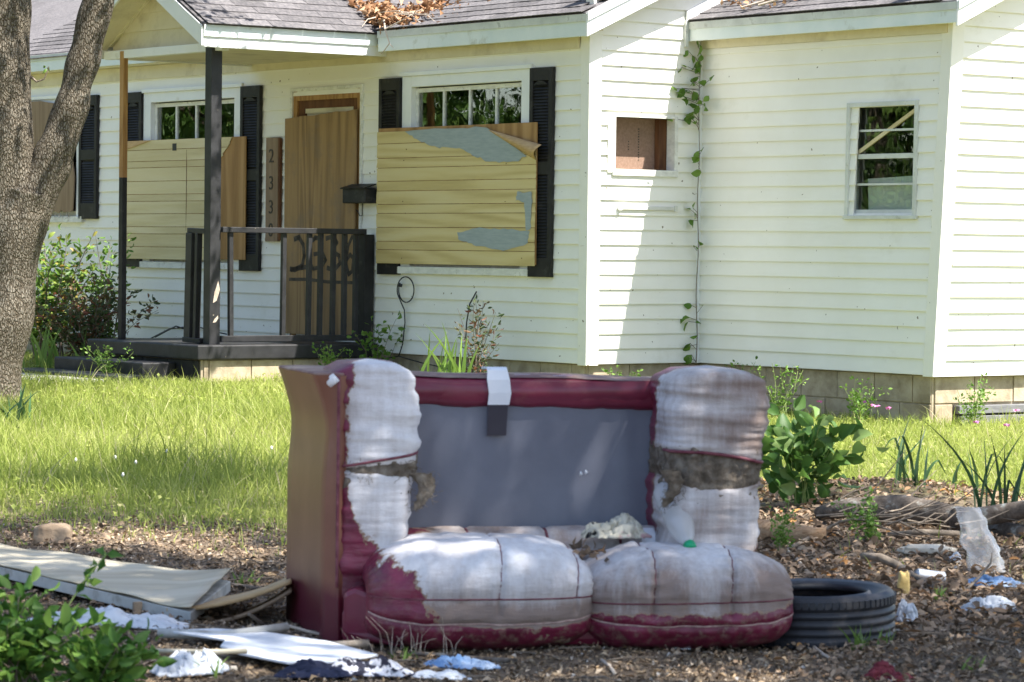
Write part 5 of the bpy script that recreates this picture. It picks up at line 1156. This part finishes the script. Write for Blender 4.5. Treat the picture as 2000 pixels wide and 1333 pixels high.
for (a, c) in (((-.35, .12, .08), (.3, .15, .10)), ((-.3, -.05, 0.0), (.5, .25, .13)), ((-.05, -.1, .0), (.5, .02, .05)), ((-.2, .1, .06), (-.6, .05, .04))): a = Vector(a); c = Vector(c); st.tube([a, a.lerp(c, .5)+Vector((0, 0, .03)), c], [.010, .008, .003], 5, .2)
st.build('twig', 'deadtwig', br)
n_ = 70; P = np.stack([rng.normal(-.1, .28, n_), rng.normal(.08, .1, n_), np.zeros(n_)], 1); P[:, 2] = PITCH_R*(P[:, 1])+.03; tag(obj('dead_leaf', leaves_mesh('dead_leaf', P, rng.normal(size=(n_, 3))*np.array([1, 1, .3]), .06, .5), 'roofleaf', br), kind='stuff')

# ================================================================== DUMPED THINGS ON THE GROUND
# old door slab with hinge and peeling veneer
c0 = ground(372, 1222); c1 = ground(450, 1166); c2_ = ground(-70, 1100); c3 = ground(-70, 1128)
ds = thing('door_slab', 'discarded flush door lying flat with its veneer peeled up toward the loveseat', 'door', c0); L_ = lambda p, z=0.0: Vector((p.x-c0.x, p.y-c0.y, z))
a_, b__, cc, dd_ = L_(c0), L_(c1), L_(c2_), L_(c3)
MB().prism([a_+Vector((0, 0, .004)), b__+Vector((0, 0, .0)), cc+Vector((0, 0, .03)), dd_+Vector((0, 0, .03))], (0, 0, .040)).build('slab', 'greywood', ds, bevel=.003)
ven = MB(); vs = []; nn_ = 26
for i in range(nn_+1):
    t = i/nn_; e0 = dd_.lerp(a_, t*1.0); e1 = cc.lerp(b__, t*1.0); lift = .004+.012*noise.noise(Vector((t*5, 0, 1)))**2+.10*max(0, t-.86)**1.5*5
    for j in range(9): s_ = j/8; p = e0.lerp(e1, s_); vs.append(p+Vector((.006*noise.noise(Vector((t*9, s_*4, 2)))-.005*0, 0, .052+.026*(1-t)+lift*(.4+s_*.8)+.01*noise.noise(Vector((t*6, s_*3, 5))))))
ven.add(vs, [(i*9+j, (i+1)*9+j, (i+1)*9+j+1, i*9+j+1) for i in range(nn_) for j in range(8)]); vo_ = ven.build('veneer', 'palewood', ds, True); q = vo_.modifiers.new('s', 'SOLIDIFY'); q.thickness = .004
def curl_strip(name, pa_, pb_, m):
    v = MB(); vs = []; n_ = 16
    for i in range(n_+1):
        t = i/n_
        x = pa_[0][0]+(pa_[1][0]-pa_[0][0])*t; yp = pa_[0][1]+(pa_[1][1]-pa_[0][1])*(t**2.0); x2 = pb_[0][0]+(pb_[1][0]-pb_[0][0])*t; y2 = pb_[0][1]+(pb_[1][1]-pb_[0][1])*(t**2.0)
        Yn = 10.80-.05*t; Yf = 11.6-.45*t; vs += [at_y(x, yp, Yn)-c0, (at_y(x, yp, Yn)*.5+at_y(x2, y2, Yf)*.5)-c0, at_y(x2, y2, Yf)-c0]
    v.add(vs, [(3*i+k, 3*i+3+k, 3*i+4+k, 3*i+1+k) for i in range(n_) for k in range(2)]); o = v.build(name, m, ds, True); q = o.modifiers.new('s', 'SOLIDIFY'); q.thickness = .012
curl_strip('curled_veneer', [(330, 565), (1187, 1136)], [(420, 575), (1180, 1128)] if False else [(400, 570), (1172, 1124)], 'veneerback') if False else None
for nm, (x0, y0, x1, y1), (u0, v0, u1, v1), mm in (('curled_veneer', (325, 1188, 566, 1134), (390, 1168, 572, 1122), 'veneerback'), ('curled_skin', (368, 1218, 566, 1152), (430, 1195, 572, 1138), 'numboard')):
    curl_strip(nm, [(x0, y0), (x1, y1)], [(u0, v0), (u1, v1)], mm)
hp = at_y(268, 1188, 10.93)-c0; hg = MB().box(-.018, .018, -.006, .004, -.022, .022, Matrix.Translation(hp) @ Matrix.Rotation(.6, 4, 'Z')).build('hinge', 'twig', ds, bevel=.003)
MB().tube([hp+Vector((-.03, -.008, -.026)), hp+Vector((.026, -.02, -.028))], .006, 8).build('hinge_pin', 'twig', hg)
# white panel
w0 = ground(570, 1295); wp = thing('white_panel', 'flat white board lying on the dirt in front of the loveseat', 'panel', w0); poly = [ground(x, y)-w0 for (x, y) in ((322, 1254), (420, 1250), (520, 1257), (640, 1275), (738, 1302), (660, 1316), (560, 1318), (470, 1300), (430, 1285), (440, 1272))]
MB().prism([p+Vector((0, 0, .03)) for p in poly], (0, 0, .008)).build('board', 'whitecloth', wp, bevel=.002)
# strips of broken trim and sticks, each its own thing
def stick(name, label, pts, r, m, cat='stick', z=.012, group=None, n=7, amp=.25):
    P_ = [ground(x, y, zz) for (x, y, zz) in [(p if len(p) == 3 else (*p, z)) for p in pts]]; o = MB().tube([p-P_[0] for p in P_], r, n, amp).build(name, m, None, True); o.location = P_[0]; return tag(o, label, cat, group)
stick('timber_strip', 'thin pale timber strip lying across the white panel', [(300, 1272, .03), (400, 1274, .05), (482, 1272, .06)], .008, 'palewood', 'timber', n=4, amp=0)
stick('timber_strip', 'grey weathered timber lying in front of the curled veneer', [(310, 1236, .03), (430, 1242, .03), (560, 1225, .05)], .016, 'greywood', 'timber', n=5, amp=.05)
stick('stick', 'pale stick poking out at the foot of the loveseat side panel', [(560, 1222, .04), (610, 1236, .02), (655, 1246, .01)], .005, 'deadtwig')
stick('stick', 'thick pale broken stick in front of the loveseat base', [(560, 1258, .02), (640, 1260, .02), (718, 1257, .025)], .014, 'deadtwig')
stick('stick', 'grey twig along the ground in front of the left cushion', [(805, 1277, .01), (880, 1281, .012), (940, 1288, .01), (1010, 1292, .01)], .008, 'lichen')
stick('stick', 'short dark stick leaning from the curled veneer to the ground', [(486, 1200, .06), (522, 1226, .01)], .006, 'twig')
stick('stick', 'dark curved stick lying across the litter behind the tyre', [(1684, 1086, .05), (1720, 1090, .055), (1752, 1104, .03), (1790, 1128, .02), (1830, 1150, .01)], [.014, .018, .017, .013, .008], 'twig')
stick('stick', 'grey forked twig rising beside the loveseat right arm', [(1532, 1078, .01), (1580, 1052, .03), (1640, 1020, .09), (1700, 1008, .11), (1760, 1004, .12)], [.010, .011, .008, .007, .004], 'twig')
stick('stick', 'pale twig in the litter beside the right arm', [(1534, 1072, .01), (1560, 1096, .012), (1578, 1118, .01)], .007, 'deadtwig')
stick('stick', 'straight brown stick lying below the log', [(1736, 1046, .02), (1800, 1040, .05), (1872, 1042, .04)], [.013, .013, .011], 'twig')
stick('stick', 'thin dark twig curving up out of the blue cloth', [(1888, 1152, .02), (1915, 1125, .05), (1935, 1100, .09), (1938, 1080, .13)], [.006, .005, .004, .002], 'twig')
stick('stick', 'thin dark twig on bare soil beside the white shirt', [(1895, 1240), (1930, 1250), (1970, 1256)], .005, 'twig')
stick('stick', 'long twig along the ground under the tyre edge', [(1540, 1250), (1580, 1256), (1610, 1280), (1630, 1290)], .005, 'deadtwig')
stick('stick', 'pale twig on the ground in front of the right cushion', [(1175, 1290), (1190, 1300), (1202, 1318)], .006, 'deadtwig')
stick('stick', 'straight twig lying in the shaded litter left of the loveseat', [(350, 1130, .01), (430, 1140, .012), (520, 1152, .01)], .008, 'twig')
# lichen covered log and rotten pieces
lg = thing('log', 'long lichened log lying across the litter behind the clear plastic bag', 'log', ground(1900, 1005))
def logtube(pts, r, m, nm, n=18): B0 = lg.location; MB().tube([ground(x, y, z)-B0 for (x, y, z) in pts], r, n, .28).build(nm, m, lg, True)
logtube([(1600, 1005, .03), (1640, 996, .07), (1700, 992, .075), (1760, 995, .08), (1820, 1003, .08), (1880, 1010, .08)], [.03, .05, .055, .055, .05, .045], 'lichen', 'trunk_piece')
logtube([(1870, 1014, .08), (1910, 1012, .085), (1950, 1006, .10), (2000, 998, .13), (2060, 990, .15)], [.05, .052, .05, .048, .045], 'lichen', 'trunk_piece')
logtube([(1930, 1030, .03), (1970, 1036, .03), (2020, 1044, .03)], [.045, .05, .05], 'lichen', 'trunk_piece')
B0 = lg.location; st = MB()
for i in range(46):
    p = ground(random.uniform(1590, 1900), random.uniform(985, 1030), random.uniform(.03, .12))-B0; a = random.gauss(0, .6); L = random.uniform(.12, .45); d = Vector((math.cos(a), random.gauss(0, .3), random.gauss(.1, .3)))
    st.tube([p, p+d*L*.5+Vector((0, 0, random.gauss(0, .02))), p+d*L], [.005, .0035, .0015], 4)
tag(st.build('side_twig', 'twig', lg), kind='stuff')
rl_ = thing('rotten_log', 'short broken rotten log with pale wood beside the loveseat right arm', 'log', ground(1555, 1055)); B0 = rl_.location
MB().tube([ground(x, y, z)-B0 for (x, y, z) in ((1470, 1040, .04), (1530, 1042, .045), (1590, 1046, .04), (1612, 1048, .035))], [.05, .055, .05, .03], 18, .35).build('wood', 'rotwood', rl_, True)
# stone
def lump(name, label, cat, c, s, m, seed, sharp=1.0, rz=0):
    V = []; nu, nv = 16, 22
    for i in range(nu+1):
        for j in range(nv):
            th, ph = PI*i/nu, 2*PI*j/nv; d = Vector((math.sin(th)*math.cos(ph), math.sin(th)*math.sin(ph), math.cos(th))); d2 = Vector([sgnp(k, .62) for k in d]); k = 1+.22*noise.noise(d*1.6+Vector((seed, 0, 0)))*sharp+.06*noise.noise(d*6+Vector((seed, 3, 0)))
            p = Vector((d2.x*s[0]*k, d2.y*s[1]*k, d2.z*s[2]*k)); V.append((p.x*math.cos(rz)-p.y*math.sin(rz), p.x*math.sin(rz)+p.y*math.cos(rz), p.z+s[2]*.75))
    o = obj(name, mesh_np(name, V, [(i*nv+j, i*nv+(j+1) % nv, (i+1)*nv+(j+1) % nv, (i+1)*nv+j) for i in range(nu) for j in range(nv)], sm=False), m); o.location = c; return tag(o, label, cat)
lump('stone', 'squarish tan stone on the bare ground at the grass edge', 'stone', ground(102, 1063), (.088, .06, .05), 'stone', 3, .8)
lump('plaster_chunk', 'pale crumbly plaster chunk lying below the log', 'plaster', ground(1810, 1082), (.11, .06, .022), 'plaster', 8, 1.4)
lump('foam_piece', 'torn upright piece of yellow foam behind the tyre', 'foam', ground(1765, 1162), (.022, .02, .050), 'foam', 5, 1.6)
lump('foam_ball', 'small round pale ball beside the white panel', 'ball', ground(456, 1312), (.012, .012, .010), 'plaster', 2, .2)
# cup
cu = thing('paper_cup', 'crushed white paper cup lying on the litter behind the tyre', 'cup', ground(1815, 1138)); m = lathe([(.026, 0), (.028, .04), (.032, .11), (.034, .112), (.031, .11), (.026, .004), (.001, .003)], 20)
co = m.build('cup', 'whitecloth', cu, True); co.matrix_local = Matrix.Translation((-.05, 0, .035)) @ Matrix.Rotation(.25, 4, 'Z') @ Matrix.Rotation(1.75, 4, 'Y') @ Matrix.Diagonal((.75, 1, 1, 1))
pr = MB()
for i in range(5): pr.box(-.028, -.0265, -.018+i*.007, -.015+i*.007, .03+.01*(i % 2), .05, Matrix.Rotation(-.05, 4, 'Y'))
po_ = pr.build('print_mark', 'flower_stem', cu); po_.matrix_local = co.matrix_local.copy()
# cloths and papers
def cl_(name, lab, cat, x, y, rx, ry, h, m, seed, rz=0, folds=7): return crumple(name, lab, cat, ground(x, y), rx, ry, h, m, seed, rz, folds)
cl_('cloth', 'crumpled white and blue cloth at the edge of the near corner shrub', 'cloth', 365, 1318, .11, .09, .07, 'whitecloth', 1.3, .5)
cl_('cloth', 'dark navy cloth lying against the white panel', 'cloth', 610, 1326, .11, .05, .045, 'navy', 2.1, .1, 4)
cl_('cloth', 'black and white patterned cloth bunched in front of the white panel', 'cloth', 715, 1322, .15, .07, .05, 'patterncloth', 5.7, .0, 8)
cl_('cloth', 'crumpled pale blue denim scrap on the dirt in front of the left cushion', 'cloth', 902, 1308, .115, .06, .035, 'bluecloth', 8.8, -.1, 9)
cl_('cloth', 'white cloth scrap beside the pale blue denim', 'cloth', 862, 1330, .09, .05, .03, 'whitecloth', 3.9, .1, 5)
cl_('paper_strip', 'torn white paper strips under the dumped door', 'paper', 210, 1222, .30, .10, .05, 'whitecloth', 6.3, -.35, 10)
cl_('paper_strip', 'long torn white paper strip beside the hinge of the dumped door', 'paper', 300, 1232, .12, .04, .03, 'whitecloth', 7.3, -.5, 6)
cl_('paper_scrap', 'small white paper scrap in front of the right seat cushion', 'paper', 1325, 1272, .04, .02, .018, 'whitecloth', 9.1, -.2, 3)
cl_('paper_scrap', 'stained white paper crumple beside the tyre', 'paper', 1772, 1218, .036, .03, .065, 'whitecloth', 2.7, .3, 4)
cl_('paper_scrap', 'white paper flake next to the clear plastic bag', 'paper', 1866, 1098, .024, .02, .03, 'whitecloth', 4.4, 0, 3)
cl_('shirt', 'white shirt with dark trim crumpled on the litter', 'shirt', 1930, 1198, .115, .05, .05, 'whitecloth', 12.4, -.1, 7)
cl_('cloth', 'crumpled white and light blue cloth under the clear plastic bag', 'cloth', 1945, 1150, .13, .05, .045, 'bluecloth', 15.2, 0, 6)
cl_('cloth', 'dark maroon cloth lying at the kerb edge below the tyre', 'cloth', 1735, 1334, .075, .05, .055, 'maroon', 18.5, -.3, 3)
bagp = ground(1925, 1122); bgv = MB(); vs = []; n_, k = 18, 26
for i in range(n_+1):
    t = i/n_; c = Vector((-.06+.10*(1-t)*1.0-.02, .04*t, .01+.26*t)); rr = .062*(1-.35*t)*(1+.0*t)
    for j in range(k):
        a = 2*PI*j/k; q = 1+.35*noise.noise(Vector((math.cos(a)*1.6, math.sin(a)*1.6, t*5)))+.15*noise.noise(Vector((math.cos(a)*5, math.sin(a)*5, t*14))); vs.append(c+Vector((math.cos(a)*rr*q*1.25, math.sin(a)*rr*q*.6, .012*noise.noise(Vector((a*3, t*9, 1))))))
bgv.add(vs, [(i*k+j, i*k+(j+1) % k, (i+1)*k+(j+1) % k, (i+1)*k+j) for i in range(n_) for j in range(k)]); bo = bgv.build('clear_bag', 'plastic', None, True); bo.location = bagp; tag(bo, 'crumpled clear plastic bag propped upright on the litter', 'bag')
# tufts by the tyre and loveseat
for (x, y, n_, h, lab) in ((1680, 1270, 9, .13, 'green grass tuft growing against the front of the tyre'), (1735, 1262, 7, .10, 'green weed tuft at the right edge of the tyre'), (1838, 1175, 8, .10, 'pale green tuft below the paper cup'), (1905+0, 1310, 6, .09, 'thin grass tuft on bare soil near the maroon cloth'), (480, 1140, 8, .09, 'bright green tuft in the litter behind the dumped door'), (795, 1290, 7, .08, 'small green tuft in front of the loveseat base flap'), (415, 1322, 7, .10, 'pale grass tuft between white cloth and panel')):
    blade_clump('grass_tuft', lab, gbase(x, y), n_+5, h, .018, .012, 'irislit', .8, cat='grass tuft')
dg = thing('dry_grass', 'dry straw stalks standing in front of the loveseat base', 'dry grass', gbase(800, 1282)); st = MB()
for i in range(22): x = random.uniform(-.20, .16); q = random.gauss(0, .03); h_ = random.uniform(.04, .13); st.tube([(x, random.uniform(-.03, .03), -.01), (x+q*.4, 0, h_*.6), (x+q*1.4, random.gauss(0, .02), h_)], [.0011, .0009, .0006], 4)
tag(st.build('straw', 'deadtwig', dg), kind='stuff')

# ================================================================== GRASS AND LITTER (nobody could count them)
def smooth01(a): a = np.clip(a, 0, 1); return a*a*(3-2*a)
def nz2(x, y, s, o=0):
    return (np.sin(x*s+1.3*np.sin(y*s*.7+o)+o)+np.sin(y*s*1.13+1.7*np.sin(x*s*.6+2*o)+2.1*o)+.6*np.sin((x+y)*s*2.3+o))/2.6
HRi = HR.T
def inhouse(x, y):
    X = HRi[0, 0]*(x-P0[0])+HRi[0, 1]*(y-P0[1]); Y = HRi[1, 0]*(x-P0[0])+HRi[1, 1]*(y-P0[1])
    h = ((X < 0) & (Y > -.02)) | ((X < 2.6) & (Y > YB)) | ((X > -4.62) & (X < -2.72) & (Y > -1.82)) | ((X > -4.9) & (X < -3.0) & (Y > -2.4) & (Y < -1.7)) | ((X > -9.4) & (X < -3.2) & (Y < -2.22) & (Y > -3.08))
    return h
def lawn(n_):
    y = 12.2+rng.random(n_)**.8*19.8; x = (rng.random(n_)*2-1)*(.175*y+.9)-.1
    edge = np.where(x > .55, 16.9, 14.6)+nz2(x, y, 1.1)*1.3+nz2(x, y, 3.7, 2)*.6; dens = smooth01((y-edge+1.2)/2.6)
    bare = np.exp(-(((x+1.55)/1.2)**2+((y-18.0)/.35)**2))*.97; dens = dens*(1-bare)*(.72+.28*nz2(x, y, 2.7, 1)); dens = np.maximum(dens, .035*(.5+nz2(x, y, 2.9, 7)))
    ok = (rng.random(n_) < dens) & ~inhouse(x, y); x, y = x[ok], y[ok]; return x, y
x, y = lawn(330000); n_ = len(x)
tall = smooth01((.9-x)/1.0)*smooth01((y-14.9)/1.4)*smooth01((22.5-y)/2.5)
h = (.055+.07*rng.random(n_)+.03*nz2(x, y, 1.7, 2))*(1+tall*(.75+.6*nz2(x, y, 1.9, 4))); h *= np.where(y < 15.3, .7, 1); h = np.maximum(h, .03)*(1+.9*(rng.random(n_) < .03))
rn = np.clip(.42+.22*nz2(x, y, 1.3, 3)+rng.normal(0, .2, n_), 0, .97); rn[rng.random(n_) < .035] = 1.0
P = np.stack([x, y, gz(x, y)-.005], 1)
tag(obj('grass', blades_mesh('grass', P, h, h*(.15+.75*rng.random(n_)), .0045+.0035*rng.random(n_), rn), 'grass'), 'overgrown bright green lawn grass between the house and the loveseat', 'grass', kind='stuff')
# clover and small broad leaves in the lawn
x, y = lawn(90000); k = rng.random(len(x)) < .45; x, y = x[k], y[k]; n_ = len(x)
P = np.stack([x, y, gz(x, y)+.01+.06*rng.random(n_)], 1); D = rng.normal(size=(n_, 3)); D[:, 2] = np.abs(D[:, 2])*.4
tag(obj('ground_cover', leaves_mesh('ground_cover', P, D, .028*(.6+.7*rng.random(n_)), .7, up=(0, 0, 1), rnd=np.clip(rng.normal(.45, .25, n_), 0, .9)), 'grass'), 'small clover and weed leaves among the lawn grass', 'ground cover', kind='stuff')
# dead leaves
def litter(n_, ymin, ymax, power=1.0):
    y = ymin+(ymax-ymin)*rng.random(n_)**power; x = (rng.random(n_)*2-1)*(.172*y+.7); return x, y
x, y = litter(70000, 8.6, 18.0, .9)
edge = np.where(x > .5, 17.6, 15.4)+nz2(x, y, 1.1)*.8; dens = smooth01((edge-y)/1.6)*np.where(x > .95, 1.0, np.where(y > 11.3, .50, .42))*(.6+.4*nz2(x, y, 2.2, 5))
dens = np.maximum(dens, .03); ok = rng.random(len(x)) < dens; x, y = x[ok], y[ok]; n_ = len(x)
P = np.stack([x, y, gz(x, y)+.004+.022*rng.random(n_)], 1); D = rng.normal(size=(n_, 3)); D[:, 2] *= .22
sz = np.where(x > .8, .046, .030)*(.4+.9*rng.random(n_)**1.5)*np.where(y < 10.6, .62, 1.0)
tag(obj('leaf_litter', oval_leaves('leaf_litter', P, D, sz, .45+.25*rng.random(n_), .22, up=(0, 0, 1), rnd=np.clip(rng.random(n_)*.82+np.where(x > .8, .18, .0), 0, 1), fold=.08), 'litter'), 'brown and tan dead leaves strewn over the bare ground', 'leaf litter', kind='stuff')
x, y = litter(110000, 8.8, 15.0, 1.1); n_ = len(x); P = np.stack([x, y, gz(x, y)+.002+.006*rng.random(n_)], 1); D = rng.normal(size=(n_, 3)); D[:, 2] *= .2
tag(obj('wood_chips', leaves_mesh('wood_chips', P, D, np.where(rng.random(n_) < .25, .026, .012)*(.5+rng.random(n_)), .45, .15, up=(0, 0, 1), rnd=rng.random(n_), fold=.16), 'bits'), 'fine wood chips, gravel and leaf crumbs on the soil', 'debris', kind='stuff')
tw = MB()
for i in range(520):
    y = random.uniform(9.2, 16.5); x = random.uniform(-1, 1)*(.165*y); z = float(gz(x, y))+.008; a = random.gauss(0, .9); L = random.uniform(.05, .28); d = Vector((math.cos(a), math.sin(a), random.gauss(0, .05))); p = Vector((x, y, z)); tw.tube([p, p+d*L*.5+Vector((0, random.gauss(0, .015), .008)), p+d*L], [.003, .0025, .0012], 4)
tag(tw.build('twig_litter', 'twig'), 'thin twigs scattered through the leaf litter', 'twigs', kind='stuff')
# few leaves lying on the loveseat cushions gap
lf = thing('dead_leaves', 'few brown dead leaves caught between the seat cushions', 'dead leaves', mw=SM @ Matrix.Translation((.20, -.12, .24))); n_ = 26
tag(obj('leaf', leaves_mesh('leaf', np.stack([rng.normal(0, .022, n_), rng.normal(.08, .10, n_), .05+.015*rng.random(n_)], 1), rng.normal(size=(n_, 3)), .04, .5), 'litter', lf), kind='stuff')
